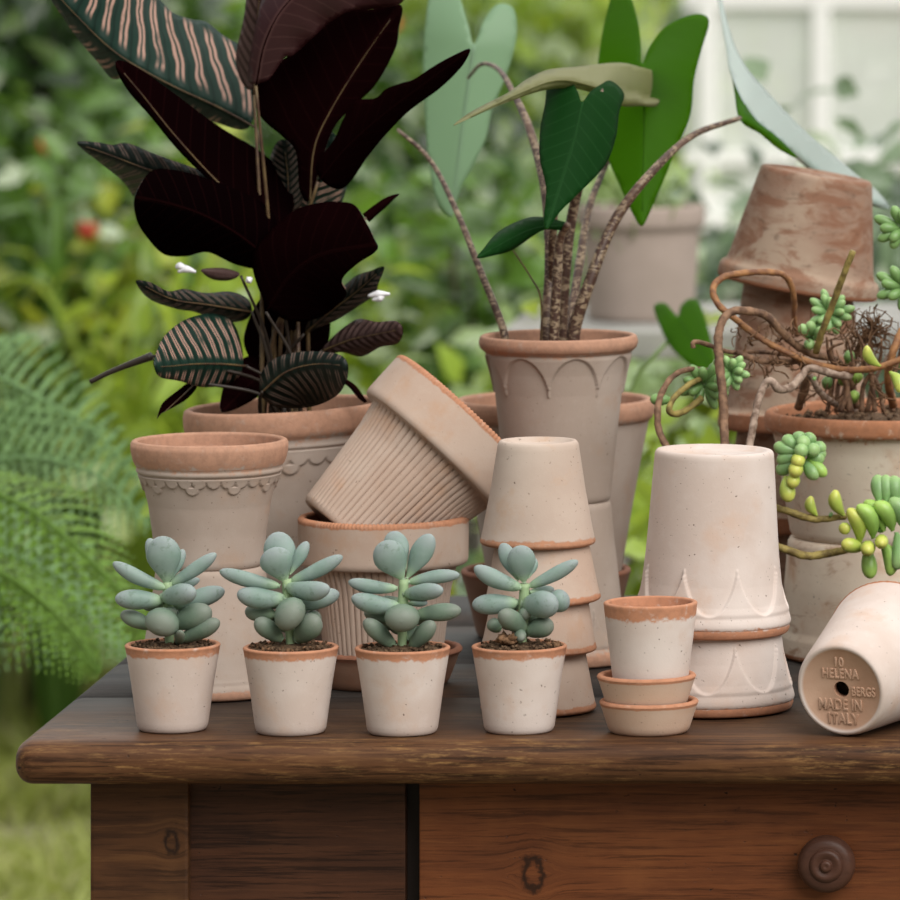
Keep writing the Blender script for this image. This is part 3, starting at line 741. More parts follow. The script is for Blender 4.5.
for si, (cx_, d_, ox, oy, leaves, st, lab) in enumerate(succs):
    rnd = random.Random(20 + si); q = 140 / 900
    root = empty('potted_succulent', (0, 0, 0), lab, 'potted plant', 'front row of small succulents')
    pc = Vector((X(cx_, d_), d_, TOP))
    p = make_pot(M_small, M['white_clay'], loc=(0, 0, 0), parent=root, rz=si * 1.9); p['_loc'] = 1
    for r in p.children: r['_loc'] = 1
    sd = soil_disc(.0356, TOP + .0690, pc.x, pc.y, rnd, 170, .0045 if si in (1, 3) else .003)
    so = sd.build('soil', M['soil'], root)
    if si == 3:
        cl = crumbs(60, .010, TOP + .077, X(508, 3.755), 3.755, rnd, .002, .0055); c2 = crumbs(22, .006, TOP + .072, X(555, 3.76), 3.76, rnd, .0015, .004)
        o_ = len(cl.v); cl.v += c2.v; cl.f += [tuple(o_ + i for i in f) for f in c2.f]
        cl.build('bark_chips', M['bark_bit'], root)
    if si == 1:
        crumbs(60, .030, TOP + .071, pc.x, pc.y - .004, rnd, .0015, .0035).build('bark_chips', M['bark_bit'], root)
    Z = lambda x, y, dd: P(ox + x * q, oy + y * q, d_ + dd)
    pts = crom([Z(st[0], st[1] + 60, 0), Z((st[0] + st[2]) / 2, (st[1] + st[3]) / 2, .001), Z(st[2], st[3], 0)], 6)
    MB().tube(pts, [.0034, .0046, .0040], 10).build('stem', M['succ_stem'], root)
    for li, (bx, by, tx, ty, w, dd, kd, bend) in enumerate(leaves):
        big = abs(dd) > .028 and w > 180
        bd = -.002 if dd < 0 else .002
        me = fat_leaf(Z(bx, by, bd), Z(tx, ty, dd), w * 1.1 * q * K(d_), kd, bend)
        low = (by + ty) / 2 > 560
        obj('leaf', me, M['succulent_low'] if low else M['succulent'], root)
    tx_, ty_, bx_, by_ = st[2], st[3], st[0], st[1]
    for (f_, dx_, dy_, dd_, w_) in ((.25, 190, -10, .014, 92), (.35, -170, 5, .016, 92), (.55, 150, 20, .018, 100), (.62, -140, 30, .016, 100), (.85, 40, -60, .020, 110), (.8, -60, -70, .018, 104), (.45, 25, 40, -.012, 96)):
        x_, y_ = tx_ + (bx_ - tx_) * f_, ty_ + (by_ - ty_) * f_
        me = fat_leaf(Z(x_, y_, .002 if dd_ > 0 else -.002), Z(x_ + dx_, y_ + dy_, dd_), w_ * q * K(d_), .9)
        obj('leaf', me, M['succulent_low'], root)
    settle(root, pc)
# ------------------------------------------------------------------ traced leaves
def poly_near(mid, cum, p):
    best = (1e9, 0, 1)
    for i in range(len(mid) - 1):
        a, b = mid[i], mid[i + 1]; ab = (b[0] - a[0], b[1] - a[1]); L2 = ab[0] ** 2 + ab[1] ** 2
        t = ((p[0] - a[0]) * ab[0] + (p[1] - a[1]) * ab[1]) / L2; tc = min(1, max(0, t))
        q = (a[0] + ab[0] * tc, a[1] + ab[1] * tc); d = math.hypot(p[0] - q[0], p[1] - q[1])
        if d < best[0]:
            sg = ab[0] * (p[1] - a[1]) - ab[1] * (p[0] - a[0])
            best = (d, (cum[i] + (cum[i + 1] - cum[i]) * t) / cum[-1] if i in (0, len(mid) - 2) else (cum[i] + (cum[i + 1] - cum[i]) * tc) / cum[-1], 1 if sg > 0 else -1)
    return best
def traced_leaf(outline, mid, d0, d1, sr, sl, mats, parent, bulge=0.0, wave=0.0, step=5.0, thick=.0007, vein=None, vein_r=(.0010, .0003), sharp=(), flip=False, name='leaf', arch=0.0, dref=None):
    """outline, mid in photo px; depth runs d0 (midrib base) -> d1 (tip), plus sr / sl metres per px to the right / left of the midrib direction"""
    dref = dref or (d0 + d1) / 2
    o3 = [Vector((x, y, 0)) for x, y in outline]
    cl = crom(o3, 6, True); loop = []
    for p in cl:
        if not loop or (p - loop[-1]).length > 1.2: loop.append(p)
    if (loop[0] - loop[-1]).length < 1.2: loop.pop()
    loop = [(p.x, p.y) for p in loop]
    mc = [(p.x, p.y) for p in crom([(x, y, 0) for x, y in mid], 8)]
    cum = [0]
    for a, b in zip(mc, mc[1:]): cum.append(cum[-1] + math.dist(a, b))
    def inside(p):
        c = False; n = len(loop); j = n - 1
        for i in range(n):
            a, b = loop[i], loop[j]
            if (a[1] > p[1]) != (b[1] > p[1]) and p[0] < (b[0] - a[0]) * (p[1] - a[1]) / (b[1] - a[1]) + a[0]: c = not c
            j = i
        return c
    def dloop(p): return min((p[0] - a[0]) ** 2 + (p[1] - a[1]) ** 2 for a in loop)
    xs = [p[0] for p in loop]; ys = [p[1] for p in loop]; pts = []
    y = min(ys); r = 0
    while y < max(ys):
        x = min(xs) + (step / 2 if r % 2 else 0)
        while x < max(xs):
            if inside((x, y)) and dloop((x, y)) > (step * .5) ** 2: pts.append((x, y))
            x += step
        y += step * .866; r += 1
    allp = [Vector(p) for p in loop + pts]; n = len(loop)
    vo, eo, fo, *_ = delaunay_2d_cdt(allp, [(i, (i + 1) % n) for i in range(n)], [list(range(n))], 1, 1e-5)
    wmax = max(poly_near(mc, cum, p)[0] for p in loop)
    def depth(d, t, sg):
        dd = d0 + (d1 - d0) * t + (sr if sg > 0 else sl) * d + arch * math.sin(PI * min(1, max(0, t)))
        u = d / wmax
        dd -= bulge * math.sin(PI * min(1, u)) 
        dd += wave * u * u * math.sin(t * 19 + sg * 1.3)
        return dd
    vs_, uv = [], []
    for v in vo:
        d, t, sg = poly_near(mc, cum, v); vs_.append(P(v.x, v.y, depth(d, t, sg))); uv.append((t, sg * d / wmax))
    fs = []
    for f in fo:
        a, b, c = (vo[i] for i in f[:3])
        ar = (b.x - a.x) * (c.y - a.y) - (b.y - a.y) * (c.x - a.x)
        f = list(f) if ar < 0 else list(f)[::-1]      # y is down in px: this faces the camera
        fs.append(tuple(f if not flip else f[::-1]))
    # closed shell with real thickness; front = mats[0], back = mats[1]
    me = bpy.data.meshes.new(name); nv = len(vs_)
    me.from_pydata([tuple(v) for v in vs_], [], fs); me.update()
    fn = [v.normal.copy() for v in me.vertices]
    bpy.data.meshes.remove(me)
    bnd = {}
    for f in fs:
        for i in range(len(f)):
            e = (f[i], f[(i + 1) % len(f)])
            if (e[1], e[0]) in bnd: del bnd[(e[1], e[0])]
            else: bnd[e] = 1
    side = [(b, a, a + nv, b + nv) for a, b in bnd]
    V2 = [vs_[i] + fn[i] * thick / 2 for i in range(nv)] + [vs_[i] - fn[i] * thick / 2 for i in range(nv)]
    F2 = fs + [tuple(i + nv for i in f)[::-1] for f in fs] + side
    me = mesh(name, V2, F2)
    uvl = me.uv_layers.new(name='UVMap'); uv2 = uv + uv
    for lp in me.loops: uvl.data[lp.index].uv = uv2[lp.vertex_index]
    nf = len(fs)
    me.polygons.foreach_set('material_index', [0] * nf + [1] * (len(me.polygons) - nf))
    o = obj(name, me, list(mats), parent)
    if vein is not None:
        k = [(x, y) for x, y in mc]
        k = k[:max(4, int(len(k) * .94))]
        pv = [P(x, y, depth(0, cum[i] / cum[-1], 1)) for i, (x, y) in enumerate(k)]
        MB().tube(pv, list(vein_r), 6).build('midrib', vein, o)
    return o

# ------------------------------------------------------------------ striped dark plant (left)
dB = 4.202; sB = .969; xB = X(284.5, dB)
calx = empty('potted_striped_plant', (0, 0, 0), 'potted plant with dark maroon and pink-striped leaves at left', 'potted plant')
tilt = Matrix.Rotation(math.radians(-2.6), 4, 'Y')
pb = make_pot(M_B, M['grey_clay'], rot=tilt, rz=.06, parent=calx, loc=(.0112, 0, .0029), scale=sB); pb['_loc'] = 1
for r in pb.children: r['_loc'] = 1
rnd = random.Random(3)
soil_disc(.079, TOP + .210, xB + .001, dB, rnd, 260, .004, .006).build('soil', M['soil'], calx)
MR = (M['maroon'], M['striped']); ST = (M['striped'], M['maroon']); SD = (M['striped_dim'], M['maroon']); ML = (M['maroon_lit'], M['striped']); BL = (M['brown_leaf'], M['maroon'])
kw = dict(vein=M['petiole'], parent=calx); kd_ = dict(vein=M['maroon'], parent=calx)
# 1 large striped leaf, upper left
traced_leaf([(44, -22), (100, -30), (150, -8), (172, 12), (190, 19), (206, 22), (224, 36), (246, 52), (256, 90), (248, 128), (215, 122), (186, 112), (150, 90), (128, 78), (112, 78), (98, 62), (72, 30)],
            [(256, 128), (220, 108), (165, 82), (115, 52), (75, 14), (44, -20)], 4.30, 4.20, .0009, .0016, ST, bulge=.006, wave=.004, **kw)
# 2 long folded leaf showing its underside
traced_leaf([(115, 62), (135, 66), (172, 92), (215, 124), (262, 153), (286, 178), (294, 205), (284, 222), (272, 233), (240, 206), (210, 181), (178, 150), (150, 116), (126, 88)],
            [(273, 233), (240, 203), (208, 172), (172, 132), (140, 92), (115, 63)], 4.20, 4.14, .0013, .0004, MR, bulge=.004, wave=.001, **kw)
# 3 rounded underside, 4 striped top behind
traced_leaf([(150, 172), (172, 170), (205, 178), (250, 196), (274, 215), (276, 250), (262, 268), (235, 264), (208, 252), (186, 256), (164, 254), (146, 236), (136, 218), (135, 196)],
            [(272, 262), (240, 236), (205, 216), (170, 204), (136, 197)], 4.19, 4.11, .0008, .0011, MR, bulge=.008, wave=.003, **kd_)
traced_leaf([(77, 143), (96, 142), (112, 145), (127, 143), (150, 152), (172, 160), (200, 170), (225, 180), (232, 196), (205, 196), (165, 186), (142, 198), (134, 196), (122, 180), (102, 164)],
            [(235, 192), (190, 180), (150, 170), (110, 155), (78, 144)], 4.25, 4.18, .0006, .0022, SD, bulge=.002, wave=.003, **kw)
# 5 upper centre leaves
traced_leaf([(236, 60), (244, 18), (252, -30), (276, -36), (276, 20), (268, 60), (258, 84), (246, 88)],
            [(254, 95), (256, 40), (262, -34)], 4.24, 4.22, .001, .001, (M['brown_leaf'], M['maroon']), bulge=.004, wave=.002, **kw)
traced_leaf([(248, 80), (252, 46), (262, 0), (275, -36), (340, -44), (405, -20), (402, 2), (380, 8), (352, 10), (330, 22), (310, 40), (293, 55), (284, 58), (270, 78), (258, 83)],
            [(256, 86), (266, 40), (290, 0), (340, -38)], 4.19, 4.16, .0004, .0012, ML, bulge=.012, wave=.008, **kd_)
# 6 large dark centre leaf
traced_leaf([(401, 5), (399, 28), (395, 50), (376, 84), (352, 108), (334, 128), (322, 160), (310, 200), (300, 190), (296, 152), (282, 136), (262, 118), (252, 92), (262, 72), (290, 55), (318, 30), (346, 8), (372, 9)],
            [(310, 204), (314, 150), (330, 112), (362, 60), (400, 6)], 4.20, 4.19, .0004, .0008, MR, bulge=.012, wave=.004, **kw)
# 7 right pointing leaf
traced_leaf([(470, 49), (462, 66), (440, 88), (410, 110), (388, 132), (368, 156), (345, 187), (326, 184), (316, 166), (334, 140), (344, 118), (356, 101), (376, 98), (386, 89), (402, 83), (414, 79), (434, 66), (452, 56)],
            [(318, 182), (346, 148), (384, 114), (424, 84), (469, 50)], 4.18, 4.10, .0010, .0004, MR, bulge=.004, wave=.002, **kd_)
# 8 lower centre dark leaf
traced_leaf([(292, 212), (320, 203), (342, 202), (356, 206), (366, 222), (374, 238), (377, 250), (356, 265), (342, 280), (346, 296), (318, 318), (286, 320), (264, 300), (252, 262), (262, 240)],
            [(266, 312), (290, 276), (322, 254), (376, 244)], 4.17, 4.10, .0006, .0008, MR, bulge=.010, wave=.003, **kd_)
# 9 dark mass low in the middle
traced_leaf([(262, 296), (292, 270), (322, 292), (330, 330), (318, 362), (292, 378), (262, 372), (244, 340)], [(284, 386), (286, 340), (290, 274)], 4.23, 4.18, .0009, .0009, MR, bulge=.012, **kd_)
traced_leaf([(222, 392), (232, 370), (250, 356), (270, 366), (266, 388), (246, 404), (222, 412)], [(276, 366), (250, 384), (223, 411)], 4.22, 4.14, .001, .001, MR, bulge=.004, **kd_)
# 10 striped rounded leaf, lower left
traced_leaf([(155, 356), (163, 338), (178, 324), (196, 316), (216, 314), (232, 322), (240, 340), (243, 362), (238, 378), (222, 385), (202, 387), (180, 381), (160, 377), (154, 366)],
            [(246, 366), (222, 364), (196, 364), (172, 366), (157, 367)], 4.17, 4.07, .0009, .0012, ST, bulge=.008, wave=.001, **kw)
# 11 dark striped leaf above it
traced_leaf([(136, 281), (150, 282), (168, 291), (184, 289), (205, 293), (232, 292), (250, 302), (248, 318), (222, 322), (196, 312), (178, 309), (156, 302), (144, 294)],
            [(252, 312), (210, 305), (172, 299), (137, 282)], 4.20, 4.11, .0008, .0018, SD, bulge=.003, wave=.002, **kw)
# 13 thin drooping leaf
traced_leaf([(157, 419), (162, 404), (176, 392), (190, 382), (197, 386), (188, 398), (174, 407), (162, 413)], [(197, 382), (182, 396), (158, 418)], 4.16, 4.10, .001, .001, MR, bulge=.002, **kw)
# 15 striped leaf lower right
traced_leaf([(262, 372), (276, 358), (300, 352), (326, 352), (342, 356), (348, 366), (346, 382), (336, 396), (314, 406), (288, 408), (270, 404), (260, 390)],
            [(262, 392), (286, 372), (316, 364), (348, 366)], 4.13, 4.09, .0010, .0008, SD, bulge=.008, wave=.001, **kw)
# 16 brownish leaf right, 17 striped leaf above it
traced_leaf([(322, 350), (332, 338), (346, 326), (360, 319), (378, 322), (396, 321), (403, 330), (398, 343), (380, 347), (362, 356), (342, 352), (330, 354)],
            [(322, 351), (350, 340), (378, 334), (402, 329)], 4.19, 4.12, .0010, .0010, BL, bulge=.005, wave=.003, **kw)
traced_leaf([(384, 267), (379, 282), (374, 295), (358, 306), (340, 318), (322, 326), (306, 332), (306, 318), (322, 302), (344, 286), (356, 276), (370, 271)],
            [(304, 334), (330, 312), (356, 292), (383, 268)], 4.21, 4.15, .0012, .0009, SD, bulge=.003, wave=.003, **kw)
# 19 striped leaf in the gap
traced_leaf([(332, 132), (344, 158), (346, 188), (336, 210), (312, 226), (292, 222), (288, 196), (296, 172), (312, 146)], [(308, 240), (314, 190), (332, 134)], 4.27, 4.25, .001, .0008, ST, bulge=.004, **kw)
traced_leaf([(280, 140), (300, 148), (306, 176), (300, 206), (284, 210), (272, 186), (270, 160)], [(288, 216), (288, 180), (284, 142)], 4.25, 4.24, .001, .001, SD, bulge=.004, **kw)
# small bract and flowers
traced_leaf([(201, 270), (214, 268), (228, 269), (240, 274), (230, 280), (212, 279)], [(241, 276), (220, 274), (202, 271)], 4.18, 4.15, .001, .001, (M['brown_leaf'], M['brown_leaf']), parent=calx)
def tubes(name, mat, parent, lst, rad, d, seg=7):
    for pts in lst: MB().tube(crom([P(x, y, d + (q[0] if q else 0)) for x, y, *q in pts], 6), rad, seg).build(name, mat, parent)
tubes('rolled_leaf', M['petiole_dark'], calx, [[(152, 356), (130, 364), (108, 373), (90, 382)]], [.004, .0026, .0022], 4.14)
tubes('rolled_leaf', M['maroon'], calx, [[(366, 218), (378, 208), (390, 199), (399, 194)]], [.005, .004, .0006], 4.19)
tubes('rolled_leaf', M['maroon'], calx, [[(340, 378), (352, 386), (361, 397), (366, 402)]], [.002, .003, .0015], 4.13)
for pts in ([(190, 271), (180, 266), (176, 268)], [(196, 272), (186, 269), (178, 272)], [(252, 278), (246, 282)], [(368, 296), (378, 294), (390, 294)], [(372, 300), (380, 298), (384, 296)]):
    if len(pts) == 2: pts = [pts[0], ((pts[0][0] + pts[1][0]) / 2, (pts[0][1] + pts[1][1]) / 2), pts[1]]
    MB().tube(crom([P(x, y, 4.16) for x, y in pts], 5), [.0012, .0036, .0012], 8).build('flower', M['white_petal'], calx)
sx, sy = 283, 408
for (x, y, dd) in [(256, 128, .08), (273, 233, -.02), (272, 262, -.03), (235, 192, .03), (254, 95, .02), (256, 86, -.03), (310, 204, -.02), (318, 182, -.04), (266, 312, -.05), (284, 386, 0), (276, 366, 0), (246, 366, -.05), (252, 312, -.02),
                   (197, 382, -.06), (262, 392, -.08), (322, 351, -.03), (304, 334, -.01), (308, 240, .05), (288, 216, .03), (241, 276, -.04), (152, 356, -.08), (366, 218, -.03)]:
    e = P(x, y, dB + dd); bs = Vector((xB + rnd.uniform(-.025, .025), dB + rnd.uniform(-.03, .03) , TOP + .209))
    md = (e + bs) / 2 + Vector(((bs.x - e.x) * .28, 0, .01))
    MB().tube(crom([bs, md, e], 8), [.0026, .0018, .0014], 6).build('petiole', M['petiole_dark'] if y > 250 else M['petiole'], calx)
settle(calx, (xB, dB, TOP))

# ------------------------------------------------------------------ arrow-leaf plant (centre)
dE = 4.202; sE = .969; xE = X(558.5, dE)
make_pot(M_E, M['grey_clay'], 'upturned pot under the arch-patterned planter, mostly hidden behind the four-high stack', 'pot', None, (xE, dE, TOP + .1496 * sE), flip=True, rz=.9, scale=sE)
alo = empty('potted_arrow_leaf_plant', (0, 0, 0), 'potted plant with arrow-shaped green leaves on mottled brown stalks', 'potted plant')
pe = make_pot(M_E, M['grey_clay'], rz=-.06, parent=alo, scale=sE); pe['_loc'] = 1; pe.scale = (sE, sE, sE * 1.042)
for r in pe.children: r['_loc'] = 1
soil_disc(.061, TOP + (.1496 + .138) * sE, xE, dE, rnd, 200, .003, .005).build('soil', M['soil'], alo)
zs = TOP + (.1496 + .136) * sE
def stalk(pts, rad, mat=M['zebra'], seg=9):
    q = crom([Vector((X(pts[0][0], dE + pts[0][2]), dE + pts[0][2], zs))] + [P(x, y, dE + dd) for x, y, dd in pts], 7)
    return MB().tube(q, rad, seg).build('stalk', mat, alo)
k1 = stalk([(503, 329, .02), (480, 270, .06), (456, 210, .12), (430, 160, .18), (398, 130, .22)], [.0042, .0034, .0026, .0018])
k2 = stalk([(546, 328, .0), (550, 262, .02), (545, 190, .06), (530, 130, .12), (514, 94, .18), (499, 70, .24), (482, 64, .30), (468, 78, .34)], [.0060, .0052, .0038, .0024, .0014])
k3 = stalk([(562, 328, .02), (566, 262, .02), (574, 205, .02), (590, 150, -.01), (606, 112, -.02), (600, 90, -.03)], [.0055, .0052, .0044, .0030])
k4 = stalk([(574, 330, -.02), (588, 286, -.02), (614, 222, 0), (650, 174, .02), (692, 136, .09), (740, 118, .155)], [.0066, .0060, .0050, .0036, .0024])
k5 = stalk([(554, 330, -.03), (557, 280, -.03), (560, 240, -.03), (568, 224, -.04)], [.0052, .0046, .0030])
k6 = stalk([(556, 330, .03), (552, 250, .0), (562, 160, -.03), (582, 106, -.035)], [.0050, .0040, .0014])
k7 = stalk([(570, 328, .06), (580, 260, .12), (590, 205, .18), (612, 150, .24), (642, 66, .212)], [.0050, .0040, .0016])
k8 = stalk([(541, 300, -.01), (530, 276, -.01), (513, 250, -.01)], [.0010, .0008], M['petiole'], 5)
# a back-lit large leaf
kw = dict(vein=None)
traced_leaf([(612, -6), (620, -14), (630, -4), (638, 22), (641, 46), (642, 64), (650, 46), (664, 28), (682, 18), (700, 14), (709, 22), (702, 48), (694, 80), (690, 116), (676, 150), (662, 184), (650, 212), (642, 226), (634, 216), (620, 186), (606, 152), (600, 118), (597, 80), (602, 36)],
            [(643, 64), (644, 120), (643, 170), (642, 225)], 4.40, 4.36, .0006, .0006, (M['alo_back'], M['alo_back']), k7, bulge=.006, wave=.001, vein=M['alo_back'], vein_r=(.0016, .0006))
# b dark front leaf
traced_leaf([(549, 74), (560, 71), (571, 80), (578, 92), (582, 102), (590, 92), (600, 85), (611, 81), (624, 94), (619, 112), (616, 136), (608, 160), (596, 176), (576, 196), (560, 212), (547, 229), (544, 218), (546, 188), (540, 160), (540, 132), (545, 104)],
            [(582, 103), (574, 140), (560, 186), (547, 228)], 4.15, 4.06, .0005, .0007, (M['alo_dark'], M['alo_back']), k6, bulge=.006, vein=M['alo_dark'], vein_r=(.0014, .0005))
# c horizontal leaf seen edge-on from below
traced_leaf([(453, 126), (468, 114), (488, 103), (508, 93), (526, 80), (548, 70), (576, 67), (600, 64), (622, 63), (644, 68), (664, 74), (675, 80), (664, 92), (656, 106), (640, 106), (622, 106), (612, 98), (598, 94), (572, 88), (545, 90), (516, 99), (484, 112)],
            [(600, 88), (560, 80), (520, 93), (454, 125)], 4.19, 4.02, .0030, .0016, (M['alo_under'], M['alo_silver']), k3, bulge=.004, wave=.001, vein=M['alo_under'], vein_r=(.0014, .0005))
# d pale leaf at the back
traced_leaf([(430, -6), (444, -16), (458, -6), (468, 24), (474, 44), (484, 20), (498, 4), (514, 10), (516, 40), (506, 76), (492, 110), (486, 138), (474, 164), (462, 186), (455, 206), (451, 217), (438, 204), (430, 170), (425, 118), (423, 60)],
            [(474, 46), (466, 100), (458, 160), (452, 216)], 4.62, 4.60, .0005, .0005, (M['alo_silver'], M['alo_silver']), k2, bulge=.006, vein=M['alo_silver'], vein_r=(.0016, .0006))
# e small young leaf
traced_leaf([(477, 258), (484, 248), (496, 234), (512, 224), (532, 217), (552, 219), (569, 224), (562, 230), (544, 230), (530, 238), (512, 250), (496, 255)],
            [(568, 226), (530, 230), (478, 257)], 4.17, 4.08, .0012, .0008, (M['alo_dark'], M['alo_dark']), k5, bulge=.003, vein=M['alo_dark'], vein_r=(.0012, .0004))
# f long leaf pointing right, glossy upper face toward the lens and a darker half turned away
traced_leaf([(716, -14), (722, 0), (728, 24), (736, 48), (747, 68), (764, 88), (784, 110), (806, 132), (832, 154), (858, 176), (878, 192), (889, 208), (872, 206), (846, 196), (820, 178), (800, 162), (782, 144), (764, 130), (744, 104), (730, 72), (726, 48), (721, 20)],
            [(741, 117), (760, 128), (786, 146), (830, 180), (888, 208)], 4.36, 4.60, .0010, .0030, (M['alo_gleam'], M['alo_back']), k4, bulge=.003, wave=.001)
traced_leaf([(727, 42), (734, 72), (742, 98), (756, 120), (776, 136), (798, 158), (780, 150), (760, 134), (740, 120), (734, 90)],
            [(741, 118), (760, 130), (798, 158)], 4.362, 4.42, .0010, .0026, (M['alo_back'], M['alo_gleam']), k4, bulge=.002)
settle(alo, (xE, dE, TOP + .1496 * sE + .0003))

# ------------------------------------------------------------------ sedum in the old wide pot (right)
xN = X(892, dN)
sed = empty('potted_sedum', (0, 0, 0), 'old stained pot of trailing sedum with twisted brown stems at right', 'potted plant')
pn = make_pot(M_N, M['mossy_clay'], rz=2.2, parent=sed, scale=sN); pn['_loc'] = 1
for r in pn.children: r['_loc'] = 1
zN = TOP + .1135 * sN + .0003
soil_disc(.104, zN + .102, xN, dN, rnd, 420, .006, .006).build('soil', M['soil'], sed)
def stem(pts, rad, mat, bump=.25, seg=8, d=0):
    return MB().tube(crom([P(x, y, dN + (q[0] if q else 0) + d) for x, y, *q in pts], 7), rad, seg, bump=bump).build('stem', M[mat], sed)
stem([(797, 336, -.02), (794, 316, -.03), (794, 296, -.04), (786, 277, -.05), (768, 272, -.06), (746, 273, -.07), (724, 277, -.08), (713, 288, -.09), (718, 304, -.1), (734, 318, -.1), (760, 338, -.1), (790, 354, -.1), (815, 364, -.1), (845, 370, -.11), (875, 368, -.12), (905, 358, -.12)], [.0022, .0028, .0030, .0032, .0030, .0032, .0030], 'twig_red')
stem([(725, 450, -.20), (724, 424, -.18), (723, 396, -.17), (720, 368, -.16), (718, 344, -.15), (721, 324, -.14), (731, 312, -.13), (748, 311, -.12), (766, 316, -.11), (782, 332, -.10), (797, 346, -.09), (815, 355, -.08), (836, 360, -.05), (846, 376, -.03), (848, 408, 0)], [.0040, .0040, .0038, .0036, .0032], 'twig')
stem([(668, 450, -.18), (659, 430, -.17), (658, 406, -.16), (664, 388, -.15), (676, 374, -.14), (693, 369, -.13), (712, 371, -.11)], [.0030, .0032, .0026, .002], 'twig')
stem([(702, 398, -.13), (688, 409, -.14), (676, 414, -.15), (669, 410, -.155), (674, 398, -.15), (690, 384, -.14), (708, 376, -.12)], [.0030, .0030, .0028, .0026], 'twig_olive')
stem([(693, 348, -.13), (694, 342, -.13), (706, 344, -.12), (730, 352, -.1), (760, 352, -.08), (800, 356, -.04)], [.0022, .0022, .0018], 'twig')
stem([(749, 450, -.20), (753, 426, -.19), (758, 402, -.18), (764, 386, -.17), (771, 381, -.17), (779, 389, -.165), (790, 388, -.15), (800, 378, -.14), (808, 369, -.13), (820, 370, -.13), (836, 375, -.12), (851, 376, -.11)], [.0034, .0034, .0038, .0036, .0034], 'twig_grey')
stem([(816, 352, -.10), (822, 332, -.112), (832, 306, -.12), (844, 274, -.13), (853, 251, -.135)], [.0034, .0032, .0030, .0028], 'twig_olive')
stem([(770, 506, -.17), (790, 512, -.165), (808, 518, -.16), (826, 519, -.155), (846, 516, -.15)], [.0032, .0034, .0030], 'twig_olive')
stem([(770, 544, -.19), (790, 551, -.185), (806, 556, -.18), (826, 554, -.17), (850, 549, -.16), (868, 545, -.16)], [.0036, .0036, .0034], 'twig_olive')
stem([(902, 330, -.10), (893, 352, -.11), (888, 378, -.10), (893, 405, -.06)], [.0036, .0036, .0040], 'twig_red')
stem([(798, 408, -.06), (806, 380, -.08), (800, 362, -.09), (782, 362, -.09), (758, 360, -.1), (736, 352, -.1)], [.0040, .0036, .0028], 'twig')
stem([(836, 405, -.07), (820, 392, -.1), (812, 378, -.11), (806, 370, -.11)], [.0028, .003], 'twig_grey')
stem([(870, 320, -.06), (872, 330, -.05), (860, 345, -.04), (852, 372, -.04), (856, 408, -.03)], [.0030, .0030, .0034], 'twig')
for k in range(13):
    x0 = rnd.uniform(800, 896); x1 = x0 + rnd.uniform(-26, 26); dd = rnd.uniform(-.085, .05)
    stem([(x0, 412, dd), (x0 + rnd.uniform(-8, 8), 385, dd), (x1, rnd.uniform(345, 372), dd - .01), (x1 + rnd.uniform(-14, 14), rnd.uniform(330, 350), dd - .02)], [.0024, .0020, .0010], rnd.choice(['twig', 'twig_grey', 'twig']))
rt = MB()
for k in range(190):
    if k < 80: x0, y0 = rnd.gauss(864, 13), rnd.uniform(306, 336); L = rnd.uniform(14, 50); dd = -.06 + rnd.uniform(-.02, .02)
    elif k < 150: x0, y0 = rnd.uniform(735, 812), rnd.uniform(318, 372); L = rnd.uniform(8, 26); dd = -.095 + rnd.uniform(-.015, .015)
    else: x0, y0 = rnd.uniform(800, 895), rnd.uniform(350, 400); L = rnd.uniform(10, 36); dd = -.07 + rnd.uniform(-.03, .03)
    a = rnd.uniform(.25, 2.9); pts = []
    for i in range(5):
        pts.append(P(x0, y0, dN + dd)); x0 += math.cos(a) * L / 4; y0 += math.sin(a) * L / 4; a += rnd.uniform(-1.3, 1.3); dd += rnd.uniform(-.006, .006)
    rt.tube(pts, rnd.uniform(.0004, .0009), 4, cap=False)
ro = rt.build('fine_roots', M['root'], sed); ro['kind'] = 'stuff'
def bean(a, b, w, mat, parent, bend=0.0, seg=10, rings=9):
    a, b = Vector(a), Vector(b); ax = b - a; L = max(ax.length, 1e-4); t = ax / L
    s = t.cross(Vector((0, 1, 0))); s = s.normalized() if s.length > .2 else t.cross(Vector((0, 0, 1))).normalized()
    n = s.cross(t); vs_, fs, al = [], [], []
    for i in range(rings + 1):
        u = .5 - .5 * math.cos(PI * i / rings)
        pr = max(0.03, 1 - abs(2 * u - 1) ** 3) ** .5 * (.66 + .4 * smoothstep(0, .6, u))
        if i == 0: pr = .3
        c = a + t * (L * u) + s * (bend * L * (1 - (2 * u - 1) ** 2))
        for k in range(seg):
            q = 2 * PI * k / seg; vs_.append(c + s * (pr * w / 2 * math.cos(q)) + n * (pr * w / 2 * math.sin(q))); al.append(u)
    for i in range(rings):
        for k in range(seg): fs.append((i * seg + k, i * seg + (k + 1) % seg, (i + 1) * seg + (k + 1) % seg, (i + 1) * seg + k))
    fs.append(tuple(range(seg))[::-1]); fs.append(tuple(rings * seg + k for k in range(seg)))
    me = mesh('leaf', vs_, fs); fattr(me, 'along', al)
    return obj('leaf', me, M[mat], parent)
def rosette(pts, w, mat, dd, core_r=.004, extra=()):
    """pts: (base x, base y, tip x, tip y, depth of tip) in px"""
    bx = sum(p[0] for p in pts) / len(pts); by = sum(p[1] for p in pts) / len(pts)
    c = P(bx, by, dN + dd)
    core = MB().tube([c + Vector((0, .014, 0)), c + Vector((0, .006, 0)), c], [core_r, core_r, core_r * .6], 8).build('leaf_rosette', M['sedum_deep'], sed)
    for i, p in enumerate(pts):
        m = p[5] if len(p) > 5 else mat; ww = p[6] if len(p) > 6 else w; bd = p[7] if len(p) > 7 else 0
        bean(P(p[0], p[1], dN + dd), P(p[2], p[3], dN + dd + p[4]), ww * 1.3 * K(dN), m, core, bd)
    return core
